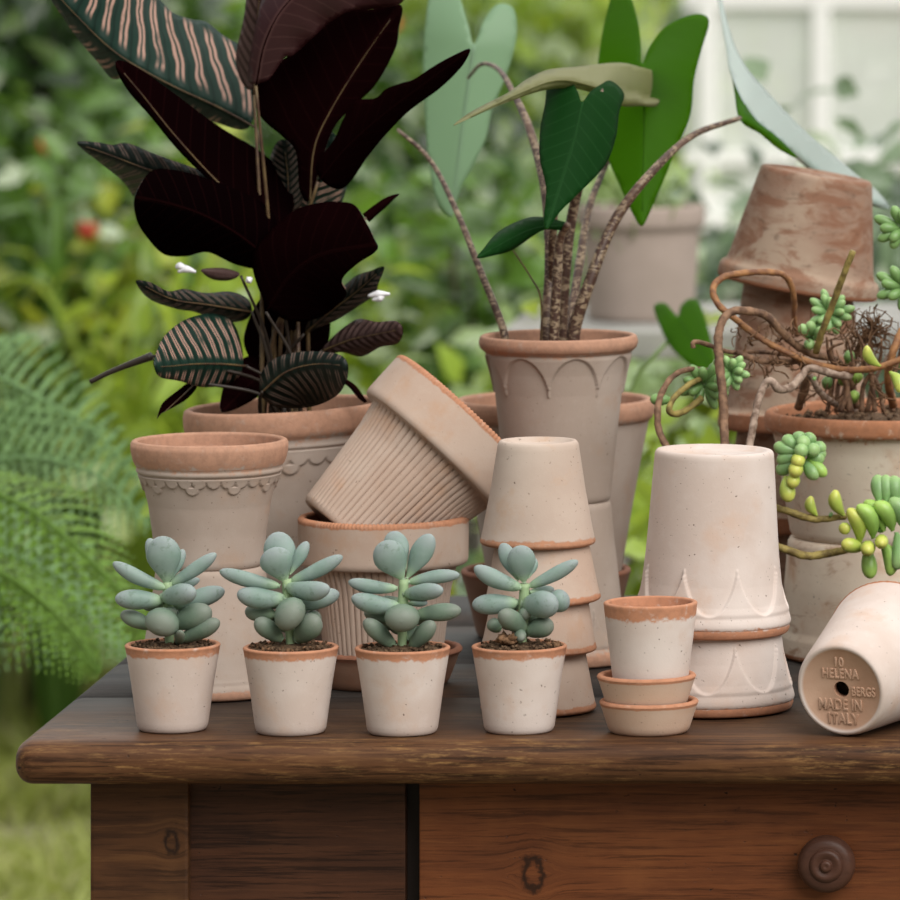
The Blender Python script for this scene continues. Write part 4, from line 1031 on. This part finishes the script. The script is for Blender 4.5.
def zoomed(lst, ox, oy, sc): return [(ox + p[0] / sc, oy + p[1] / sc, ox + p[2] / sc, oy + p[3] / sc, *p[4:]) for p in lst]
q1 = [(245, 300, 138, 268, .004), (240, 285, 176, 232, .004), (245, 270, 238, 212, .006), (260, 270, 300, 222, .006), (275, 290, 352, 272, .002), (275, 310, 345, 326, .0), (275, 320, 352, 392, -.006, 'sedum', 9.5), (262, 330, 315, 405, -.008),
      (245, 310, 150, 330, .004), (235, 330, 150, 378, .006), (240, 310, 236, 340, -.02, 'sedum_yellow', 10.5), (235, 340, 224, 382, -.02, 'sedum_yellow', 11), (225, 380, 213, 432, -.016, 'sedum_yellow', 10), (185, 395, 200, 498, -.01, 'sedum_yellow', 11.5),
      (255, 290, 248, 288, -.018), (280, 285, 312, 286, -.012), (250, 262, 265, 250, -.010), (285, 305, 352, 300, .004)]
rosette(zoomed(q1, 740, 380, 4.09), 10.5, 'sedum_blue', -.19)
q4 = [(490, 665, 446, 525, -.010, 'sedum_yellow', 12, -.12), (545, 645, 485, 510, -.012, 'sedum', 13, -.14), (590, 620, 512, 492, .004, 'sedum', 12, -.12), (625, 615, 556, 498, -.008, 'sedum', 13, -.12), (665, 600, 620, 480, -.004, 'sedum_blue', 13, -.1),
      (505, 690, 418, 668, -.014, 'sedum_yellow', 11), (525, 672, 522, 700, -.03, 'sedum_yellow', 11), (580, 645, 578, 672, -.03, 'sedum_yellow', 10), (520, 685, 535, 812, -.006, 'sedum', 11.5), (575, 660, 618, 800, -.010, 'sedum', 12, .15), (640, 625, 640, 775, -.014, 'sedum_blue', 13, .1),
      (570, 500, 562, 388, .012, 'sedum_blue', 11), (600, 500, 595, 388, .01, 'sedum_blue', 11), (640, 500, 628, 392, .01, 'sedum_blue', 12), (440, 600, 420, 612, -.01, 'sedum_yellow', 9), (660, 560, 655, 480, .0, 'sedum_blue', 12)]
rosette(zoomed(q4, 740, 380, 4.09), 12, 'sedum', -.185)
rosette(zoomed([(315, 555, 285, 475, 0.0, 'sedum_yellow', 8, .15), (425, 555, 385, 450, -.004, 'sedum_yellow', 10, .12)], 740, 380, 4.09), 8, 'sedum_yellow', -.16, .002)
def spiral(cx_, cy_, n, r, w, mat, dd, seed, tilt=0.0):
    rr = random.Random(seed); pts = []
    for i in range(n):
        a = i * 2.39996 + rr.uniform(-.2, .2); u = ((i + 1) / n) ** .6
        L = r * (.42 + .62 * u)
        pts.append((cx_ + math.cos(a) * L * .12, cy_ + math.sin(a) * L * .12, cx_ + math.cos(a) * L, cy_ + math.sin(a) * L * .92 + tilt * L, -.012 * (1 - u) - .001))
    return rosette(pts, w, mat, dd)
spiral(731, 372, 13, 21, 6.0, 'sedum_blue', -.150, 1)
spiral(704, 385, 12, 28, 7.0, 'sedum_deep', -.125, 2)
spiral(830, 313, 16, 26, 6.2, 'sedum_blue', -.075, 3)
rosette([(808, 338, 801, 325, -.01), (812, 336, 810, 322, -.01), (816, 340, 822, 328, -.012), (806, 342, 812, 346, -.014)], 8, 'sedum_blue', -.09)
spiral(902, 228, 13, 29, 8.0, 'sedum_deep', -.10, 4)
spiral(904, 288, 14, 31, 8.0, 'sedum_deep', -.10, 5)
rosette([(672, 400, 650, 399, -.004), (880, 366, 866, 346, -.01, 'sedum_yellow', 8, .15), (890, 372, 900, 392, -.01, 'sedum_yellow', 9, .15)], 9, 'sedum_deep', -.15, .002)
for (x, y, m) in ((848, 358, 'sedum_deep'), (856, 378, 'sedum'), (842, 380, 'sedum'), (826, 384, 'sedum_deep'), (853, 398, 'sedum')):
    bean(P(x, y + 5, dN - .06), P(x + 2, y - 6, dN - .07), 11 * K(dN), m, sed)
settle(sed, (xN, dN, zN + .0002))

# ------------------------------------------------------------------ garden
def lm(name, a, b, trans, tc, rough=.28, spec=.55, pale=(.08, (.52, .60, .42))): M[name] = leaf_mat(name, tuple(x * .4 for x in a), tuple(min(.8, x * 1.25) for x in b), trans, tc, rough, spec, .85, pale=pale)  # sun contrast and bokeh highlights put into the leaf colours, dark to pale
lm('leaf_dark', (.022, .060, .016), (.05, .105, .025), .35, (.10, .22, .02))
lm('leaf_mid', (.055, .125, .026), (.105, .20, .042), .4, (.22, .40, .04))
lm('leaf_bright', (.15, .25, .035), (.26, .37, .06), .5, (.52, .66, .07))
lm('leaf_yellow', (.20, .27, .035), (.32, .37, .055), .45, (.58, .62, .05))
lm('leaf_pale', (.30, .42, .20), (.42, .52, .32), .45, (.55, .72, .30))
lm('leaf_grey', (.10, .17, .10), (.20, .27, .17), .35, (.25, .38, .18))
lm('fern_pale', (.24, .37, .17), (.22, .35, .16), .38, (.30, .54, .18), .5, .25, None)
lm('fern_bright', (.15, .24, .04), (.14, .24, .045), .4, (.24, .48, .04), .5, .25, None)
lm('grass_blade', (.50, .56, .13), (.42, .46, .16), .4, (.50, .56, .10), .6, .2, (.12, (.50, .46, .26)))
M['bark'] = plain('bark', (.07, .05, .035), .9, .1, 14, (.035, .026, .02), .5)
M['ground'] = plain('garden_soil', (.165, .15, .105), .95, .1, 2.2, (.24, .22, .16))
M['red_flower'] = plain('red_flower', (.5, .06, .035), .6)
M['pale_stone'] = plain('pale_stone', (.50, .48, .43), .85, .2, 5, (.38, .36, .31))
M['pale_paving'] = plain('pale_paving', (.62, .62, .56), .9, .2, 2.5, (.48, .50, .42))
M['ledge_wood'] = plain('grey_bench_board', (.34, .335, .31), .8, .15, 9, (.22, .215, .20))
M['planter'] = plain('pinkish_beige_clay', (.37, .30, .265), .85, .2, 9, (.32, .26, .225))
M['frame_white'] = plain('white_window_paint', (.9, .9, .88), .5)
M['house_wall'] = plain('beige_plaster', (.55, .50, .44), .9, .2, 4, (.47, .43, .38))
def glass():
    m, nt, out = new_mat('hazy_glass'); g = N(nt)
    tr = g.n('ShaderNodeBsdfTransparent'); tr.inputs[0].default_value = (.93, .95, .93, 1)
    tl = g.n('ShaderNodeBsdfTranslucent'); tl.inputs[0].default_value = (.93, .94, .91, 1)
    df = g.n('ShaderNodeBsdfDiffuse'); df.inputs[0].default_value = (.93, .94, .91, 1)
    gl = g.n('ShaderNodeBsdfGlossy'); gl.inputs[1].default_value = .12
    a = g.n('ShaderNodeMixShader'); a.inputs[0].default_value = .5; g.l(tl.outputs[0], a.inputs[1]); g.l(df.outputs[0], a.inputs[2])
    b = g.n('ShaderNodeMixShader'); b.inputs[0].default_value = .56; g.l(tr.outputs[0], b.inputs[1]); g.l(a.outputs[0], b.inputs[2])
    c = g.n('ShaderNodeMixShader'); c.inputs[0].default_value = .08; g.l(b.outputs[0], c.inputs[1]); g.l(gl.outputs[0], c.inputs[2])
    g.l(c.outputs[0], out.inputs[0]); return m
M['glass'] = glass()

gm = MB(); gm.v += [Vector(p) for p in ((-40, -20, 0), (40, -20, 0), (40, 70, 0), (-40, 70, 0))]; gm.f.append((0, 1, 2, 3))
struct(gm.build('ground', M['ground'], smooth=False))
pv = MB(); pv.box(X(430, 13), 9.0, 12.2, 69, 0, .01); struct(pv.build('floor', M['pale_paving'], smooth=False))
rnd = random.Random(11)
def blade(m, p, h, w, a, lean, seg=3):
    dx, dy = math.cos(a), math.sin(a); b = len(m.v)
    for i in range(seg + 1):
        t = i / seg; c = p + Vector((dx * lean * t * t, dy * lean * t * t, h * (t - .25 * (lean / h) * t * t) if h else 0)); ww = w * (1 - t ** 1.5) + .0004
        m.v += [c + Vector((-dy * ww, dx * ww, 0)), c + Vector((dy * ww, -dx * ww, 0))]
    for i in range(seg): m.f.append((b + 2 * i, b + 2 * i + 1, b + 2 * i + 3, b + 2 * i + 2))
gr = MB()
for k in range(34000):
    d = 5.6 + 6.5 * rnd.random() ** .8
    x = CX + rnd.uniform(-1500, -820) * K(d)
    if noise.noise(Vector((x * 1.7, d * 1.7, 0))) < -.45: continue
    blade(gr, Vector((x, d, 0)), rnd.uniform(.03, .11), rnd.uniform(.002, .0045), rnd.uniform(0, 6.3), rnd.uniform(.05, .16))
g_ = gr.build('grass', M['grass_blade']); g_['kind'] = 'stuff'; tag(g_, 'yellow-green unmown grass left of and behind the table', 'grass')

def leaf_into(m, p, n, t, L, w):
    n = n.normalized(); t = (t - n * t.dot(n)); t = t.normalized() if t.length > 1e-4 else n.orthogonal().normalized(); s = n.cross(t); b = len(m.v)
    m.v += [p, p + t * L * .4 + s * w / 2 + n * w * .13, p + t * L * .4 - n * 0, p + t * L * .4 - s * w / 2 + n * w * .13, p + t * L * .75 + s * w * .33 - n * L * .05, p + t * L * .75 - n * L * .08, p + t * L * .75 - s * w * .33 - n * L * .05, p + t * L - n * L * .2]
    m.f += [tuple(b + i for i in q) for q in ((0, 2, 1), (0, 3, 2), (1, 2, 5, 4), (2, 3, 6, 5), (4, 5, 7), (5, 6, 7))]
def shrub(px, py, d, rx, ry, n, L, mat, label, cat='shrub', name='leafy_shrub', wide=.5, rd=.5, flowers=(), seed=0, clump=26, group=None):
    r = random.Random(seed * 7 + 5); c = P(px, py, d); L *= 1.5; n = int(n * .62); k = K(d); RX, RY, RZ = rx * k, rd, ry * k
    root = empty(name, (0, 0, 0), label, cat, group)
    m = MB(); tw = MB(); base = Vector((c.x, c.y, 0)); done = 0
    while done < n:
        # leaves sit in sprays
        while True:
            q = Vector((r.uniform(-1, 1), r.uniform(-1, 1), r.uniform(-1, 1)))
            if q.length < 1: break
        cc = c + Vector((q.x * RX, q.y * RY, q.z * RZ)); out = Vector((q.x, q.y - .2, q.z * .6 + .45)).normalized()
        if cc.z < .05: continue
        sp = r.uniform(.7, 1.7) * L
        for j in range(clump):
            p = cc + Vector((r.gauss(0, 1), r.gauss(0, 1), r.gauss(0, .8))) * sp
            if p.z < .02: continue
            nn = (out + Vector((r.gauss(0, .55), r.gauss(0, .55), r.gauss(.25, .45)))).normalized()
            leaf_into(m, p, nn, Vector((r.gauss(0, 1), r.gauss(0, 1), r.gauss(-.3, .6))), L * r.uniform(.6, 1.2), L * wide * r.uniform(.7, 1.2)); done += 1
        if r.random() < .3 and q.z > -.3: tw.tube(crom([base + Vector((q.x * .1, q.y * .1, 0)), (base + cc) / 2 + Vector((q.x * RX * .3, 0, .05)), cc], 3), [.012, .004], 5)
    m.build('foliage', M[mat], root, smooth=False)
    if tw.v: tw.build('stem', M['bark'], root)
    for (fx, fy, fr) in flowers:
        fm = MB(); fc = P(fx, fy, d - rd * .9)
        for j in range(26):
            a = r.random() * 6.3; leaf_into(fm, fc, Vector((math.cos(a) * .5, -1, math.sin(a) * .5)), Vector((math.cos(a), 0, math.sin(a))), fr * k * r.uniform(.7, 1.2), fr * k * .6)
        fm.build('flower', M['red_flower'], root, smooth=False)
    settle(root, base); return root
def strap(px, d, n, H, mat, label, seed, spread=.35, w=.014, name='strap_leaf_plant', zb=0.0, lean0=.2):
    r = random.Random(seed); base = Vector((X(px, d), d, zb)); root = empty(name, (0, 0, 0), label, 'plant')
    for k in range(n):
        a = r.uniform(0, 6.3); h = H * r.uniform(.6, 1.1); sp = spread * r.uniform(.4, 1.2); dx, dy = math.cos(a), math.sin(a) * .8
        pts = crom([base + Vector((dx * .02, dy * .02, 0)), base + Vector((dx * sp * .25, dy * sp * .25, h * .6)), base + Vector((dx * sp * .7, dy * sp * .7, h * .95)), base + Vector((dx * sp * 1.25, dy * sp * 1.25, h * .86))], 4)
        m = MB(); sd = Vector((-dy, dx, 0)).normalized(); N_ = len(pts)
        for i, p in enumerate(pts):
            u = i / (N_ - 1); ww = w * (math.sin(PI * min(1, .12 + u * .88)) ** .8 + .02); m.v += [p + sd * ww + Vector((0, 0, ww * .3)), p, p - sd * ww + Vector((0, 0, ww * .3))]
        for i in range(N_ - 1):
            b = 3 * i; m.f += [(b, b + 1, b + 4, b + 3), (b + 1, b + 2, b + 5, b + 4)]
        m.build('leaf', M[mat], root)
    settle(root, base); return root

# fern, left
fern = empty('fern', (0, 0, 0), 'large fern with arching feathery fronds left of the table', 'fern')
crown = P(-215, 1010, 5.25)
def frond(pts, la, lb, lens, mat, npin=23, curl=.35):
    q = crom([P(*p) for p in pts], 10); n = len(q); m = MB()
    m.tube(crom([crown, (crown + q[0]) / 2 + Vector((-.02, 0, .06))] + q[:1], 6), [.006, .004], 5); m.tube(q, [.004, .0012], 5)
    k = K(5.2)
    for side, la_ in ((1, la), (-1, lb)):
        lat = Vector((la_[0], la_[2], -la_[1])).normalized()
        for i in range(npin):
            u = (i + .5) / npin; f = u * (n - 1); j = min(int(f), n - 2); p = q[j].lerp(q[j + 1], f - j); T = (q[j + 1] - q[j]).normalized()
            L = lens * k * (min(1, .55 + u * 1.6) if u < .3 else (1 - (u - .3) / .7) ** .8 + .04) * rnd.uniform(.93, 1.05)
            ax = (lat + T * .45).normalized(); nn = T.cross(ax).normalized(); 
            if nn.y > 0: nn = -nn
            wv = nn.cross(ax).normalized(); droop = Vector((0, 0, -1)) * L * curl
            np_ = 11; wid = max(.010, lens * k / 30 * 2.6)
            prev = None
            for s in range(np_):
                v = s / np_; c = p + ax * L * v + droop * v * v; tp = 1 - v ** 1.4
                for sg in (1, -1):
                    b = len(m.v); e = wv * sg * wid * .55 * (tp + .08) + ax * L / np_ * .5; w2 = ax * L / np_ * .62
                    m.v += [c - w2 * .8, c + w2, c + e + w2 * .35 + nn * .001, c + e - w2 * .5]
                    m.f.append((b, b + 1, b + 2, b + 3) if sg > 0 else (b + 3, b + 2, b + 1, b))
    m.build('frond', M[mat], fern, smooth=False)
frond([(-110, 500, 5.5), (-50, 472, 5.45), (10, 458, 5.4), (60, 462, 5.35), (108, 482, 5.3), (150, 528, 5.25)], (.1, -1, .35), (-.15, 1, -.5), 118, 'fern_pale')
frond([(-120, 420, 5.7), (-60, 385, 5.7), (-10, 375, 5.7), (40, 398, 5.65), (95, 432, 5.6), (140, 480, 5.55)], (.1, -.9, .6), (-.1, 1, -.4), 105, 'fern_pale')
frond([(-110, 480, 5.1), (-50, 482, 5.08), (0, 495, 5.05), (45, 520, 5.0), (92, 562, 4.98), (128, 602, 4.97), (156, 645, 4.97)], (.25, -.3, .9), (-.2, 1, -.45), 125, 'fern_bright')
frond([(-120, 560, 5.0), (-60, 555, 4.98), (0, 572, 4.95), (45, 604, 4.93), (78, 640, 4.92), (98, 672, 4.92)], (.3, -.2, .9), (-.2, 1, -.4), 84, 'fern_bright')
frond([(-110, 560, 5.5), (-40, 545, 5.5), (30, 560, 5.5), (90, 600, 5.5), (130, 660, 5.5)], (.1, -.8, .5), (-.1, 1, -.3), 110, 'fern_pale')
0 and frond([(-120, 640, 5.3), (-70, 625, 5.25), (-20, 640, 5.2), (20, 690, 5.2), (40, 740, 5.2)], (.3, -.4, .8), (-.2, 1, -.4), 100, 'fern_bright')
frond([(-290, 600, 5.3), (-340, 520, 5.3), (-400, 490, 5.3), (-450, 520, 5.3), (-480, 570, 5.3)], (.1, -.8, .5), (-.1, 1, -.3), 100, 'fern_bright')
frond([(-270, 640, 5.6), (-310, 520, 5.8), (-350, 470, 6.0), (-390, 480, 6.2), (-420, 530, 6.4)], (.1, -.8, .5), (-.1, 1, -.3), 100, 'fern_pale')
MB().tube([Vector((crown.x, crown.y, 0)), crown * .5 + Vector((crown.x, crown.y, 0)) * .5, crown], [.05, .045, .04], 10).build('trunk', M['bark'], fern)
settle(fern, (crown.x, crown.y, 0))

# strap-leaved plants behind, left
for i, (px, d, n, H, mat, lab, sp, zb) in enumerate((
        (60, 8.6, 34, .92, 'leaf_mid', 'strap-leaved plant above the fern at far left', .30, 0), (150, 8.4, 34, .88, 'leaf_bright', 'yellow-green strap-leaved plant between fern and striped plant', .30, 0),
        (225, 8.0, 22, .86, 'leaf_bright', 'strap-leaved plant behind the scalloped pots', .28, 0), (-20, 8.7, 30, .95, 'leaf_mid', 'dark strap-leaved plant at the left picture edge', .3, 0),
        (470, 6.2, 16, .66, 'leaf_yellow', 'yellow leafy plant low between fluted pot and four-high stack', .16, 0))):
    strap(px, d, n, H, mat, lab, 40 + i, sp, .0105, zb=zb)

SHRUBS = [  # px, py, d, rx, ry, n, leaf, mat, label, flowers
    (-70, 60, 9.6, 270, 150, 2500, .075, 'leaf_dark', 'dark-leaved bush at the upper left corner', ()),
    (10, 240, 9.0, 200, 120, 1800, .060, 'leaf_mid', 'mid-green bush with red blooms at far left', ((45, 146, 10), (86, 231, 13), (34, 350, 8))),
    (190, 120, 10.2, 130, 150, 1300, .07, 'leaf_mid', 'bush seen behind the large striped leaf', ()),
    (150, 330, 8.9, 120, 100, 1100, .055, 'leaf_yellow', 'sunlit low bush behind the small striped leaf', ()),
    (-70, 440, 9.5, 260, 100, 2000, .055, 'leaf_dark', 'dark undergrowth behind the fern', ()),
    (380, 190, 10.5, 110, 160, 1200, .06, 'leaf_dark', 'blue-green bush between striped plant and pale leaf', ((390, 25, 12),)),
    (460, 300, 8.5, 120, 100, 900, .055, 'leaf_mid', 'bush low behind the arrow-leaf plant', ()),
    (330, 400, 8.2, 140, 90, 1000, .055, 'leaf_bright', 'bright low bush behind the tilted fluted pot', ()),
    (520, 60, 12.4, 150, 120, 1200, .075, 'leaf_bright', 'bright tree crown behind the arrow-shaped leaves', ()),
    (440, 120, 12.5, 120, 140, 1100, .075, 'leaf_pale', 'pale bush behind the silvery leaf', ()),
    (525, 220, 10.8, 75, 80, 500, .055, 'leaf_pale', 'pale bush right of the mottled stalks', ()),
    (690, 470, 6.2, 80, 120, 620, .045, 'leaf_bright', 'bright bush in the gap left of the tall upturned pot', ()),
    (640, 420, 7.4, 110, 90, 700, .05, 'leaf_pale', 'pale bush below the beige planter', ()),
    (470, 620, 6.4, 90, 90, 500, .045, 'leaf_grey', 'grey-green bush behind the table between fluted pot and stack', ()),
    (800, 60, 13.5, 170, 130, 700, .09, 'leaf_grey', 'hazy bush seen through the window panes', ()),
    (780, 300, 8.2, 110, 90, 700, .055, 'leaf_grey', 'grey-green bush behind the weathered stack', ()),
    (965, 300, 7.8, 160, 140, 1200, .055, 'leaf_grey', 'grey-green bush at the right picture edge', ()),
]
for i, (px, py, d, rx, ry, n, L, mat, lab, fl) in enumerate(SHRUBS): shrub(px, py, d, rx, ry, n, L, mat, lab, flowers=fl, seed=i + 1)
# tall hedge trees far behind
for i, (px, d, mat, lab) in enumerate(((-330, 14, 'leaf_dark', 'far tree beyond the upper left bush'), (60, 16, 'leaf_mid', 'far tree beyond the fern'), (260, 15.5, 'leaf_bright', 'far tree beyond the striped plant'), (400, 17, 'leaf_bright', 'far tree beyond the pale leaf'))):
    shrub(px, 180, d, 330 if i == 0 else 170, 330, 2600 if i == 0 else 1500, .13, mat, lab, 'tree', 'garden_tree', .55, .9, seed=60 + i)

# back-lit leaf between planter and tall upturned pot
iv = empty('arrow_leaf_seedling', (0, 0, 0), 'green arrow leaf on a thin stalk left of the twisted sedum stems', 'plant')
traced_leaf([(654, 307), (664, 303), (672, 310), (678, 316), (681, 306), (690, 299), (699, 303), (707, 324), (713, 350), (716, 374), (700, 372), (684, 360), (670, 346), (660, 326)],
            [(680, 320), (694, 342), (714, 372)], 5.05, 4.98, .0004, .0004, (M['alo_back'], M['alo_back']), iv, bulge=.004, vein=M['alo_back'], vein_r=(.0014, .0006))
b0 = Vector((X(600, 5.1), 5.1, 0))
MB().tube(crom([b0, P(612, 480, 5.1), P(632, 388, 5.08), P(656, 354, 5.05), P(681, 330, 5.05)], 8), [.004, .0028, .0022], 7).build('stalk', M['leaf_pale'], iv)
settle(iv, b0)

# bench with beige planter
bz = P(0, 319, 6.5).z
bench = empty('garden_bench', (0, 0, 0), 'pale plank bench behind the table holding the beige planter', 'bench')
bx0, bx1 = X(515, 6.5), X(980, 6.5)
bevbox('bench_top', bx0, bx1, 6.3, 6.78, bz - .035, bz, M['ledge_wood'], bench, .004)
for a in (bx0 + .03, bx1 - .08):
    for c in (6.34, 6.70): bevbox('leg', a, a + .05, c, c + .05, 0, bz - .034, M['ledge_wood'], bench, .003)
settle(bench, ((bx0 + bx1) / 2, 6.6, 0))
pl = pot_meshes('planter_pot', [(.066, 0), (.068, .004), (.0735, .08), (.0755, .118), (.082, .121), (.083, .126), (.083, .146), (.082, .149)], t=.009, band=0, step=.006, segs=64)
for i, (px, lab) in enumerate(((641, 'blurred pinkish-beige planter standing on the bench'), )):
    root = empty('bench_planter', (0, 0, 0), lab, 'planter')
    p = make_pot(pl, M['planter'], parent=root); p['_loc'] = 1
    for r in p.children: r['_loc'] = 1
    c = Vector((X(px, 6.5), 6.5, bz))
    soil_disc(.072, bz + .128, c.x, c.y, rnd, 20, .002).build('soil', M['soil'], root)
    m = MB()
    for q in range(60):
        a = rnd.uniform(0, 6.3); s = Vector((math.cos(a), math.sin(a), rnd.uniform(.3, 1.5)))
        leaf_into(m, c + Vector((rnd.gauss(0, .03), rnd.gauss(0, .03), .14 + rnd.uniform(0, .03))), Vector((s.x, s.y, .6)), s, rnd.uniform(.03, .06), .022)
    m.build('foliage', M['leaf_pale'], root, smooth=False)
    settle(root, c)
# low pale garden wall
w = struct(MB().box(X(440, 9.4), X(760, 9.4), 9.4, 9.6, 0, P(0, 262, 9.4).z).build('wall_back', M['pale_stone'], smooth=False))

# garden house: knee wall and window with white glazing bars
hd = 11.0
hx0 = X(684, hd); hx1 = X(1300, hd); sill = P(0, 214, hd).z; headz = P(0, -470, hd).z
struct(MB().box(hx0, hx1, hd + .02, hd + .16, 0, sill - .03).build('wall_right', M['house_wall'], smooth=False))
win = MB(); bw = 8.5 * K(hd)
win.box(hx0, hx1, hd - .02, hd + .10, sill - .03, sill)
verts_ = [708 + 113 * i for i in range(6)]; hors = [-470, -314, -156, 1, 158]
for v in verts_: win.box(X(v, hd) - bw, X(v, hd) + bw, hd, hd + .05, sill, headz)
for y in hors:
    z = P(0, y, hd).z
    win.box(hx0, hx1, hd + .003, hd + .047, z - bw * .8, z + bw * .8)
wf = struct(win.build('window_1', M['frame_white'], smooth=False))
gl = MB().box(hx0, hx1, hd + .022, hd + .027, sill, headz).build('pane', M['glass'], wf, smooth=False)
struct(MB().box(hx0 - .1, hx1, hd - .12, hd + .2, headz, headz + .12).build('trim_1', M['frame_white'], smooth=False))

# ------------------------------------------------------------------ light
wd = bpy.data.worlds.new('overcast'); SC.world = wd; wd.use_nodes = True
nt = wd.node_tree; nt.nodes.clear(); g = N(nt)
tc = g.n('ShaderNodeTexCoord').outputs['Generated']; sp = g.n('ShaderNodeSeparateXYZ'); g.l(tc, sp.inputs[0])
up = g.ss(sp.outputs[2], .05, .95)
bk = g.ss(sp.outputs[1], .0, 1.0)
cl = g.noise(tc, 2.2, 4, .55)
colr = g.mix(up, (.72, .74, .72), (1.0, .985, .96))
st = g.math('ADD', g.math('ADD', g.math('MULTIPLY', up, .75), g.math('MULTIPLY', bk, 1.0)), g.math('ADD', .06, g.math('MULTIPLY', cl, .12)))
bg = g.n('ShaderNodeBackground'); g.l(colr, bg.inputs[0]); g.l(st, bg.inputs[1])
wo = g.n('ShaderNodeOutputWorld'); g.l(bg.outputs[0], wo.inputs[0])
su = bpy.data.lights.new('sun', 'SUN'); su.energy = 2.5; su.angle = math.radians(50); su.color = (1, .97, .92)
so = bpy.data.objects.new('sun', su); COL.objects.link(so)
so.rotation_euler = Vector((-.47, .60, -.64)).to_track_quat('-Z', 'Y').to_euler()
vs.exposure = .40
for o in bpy.data.objects:
    if '_loc' in o: del o['_loc']
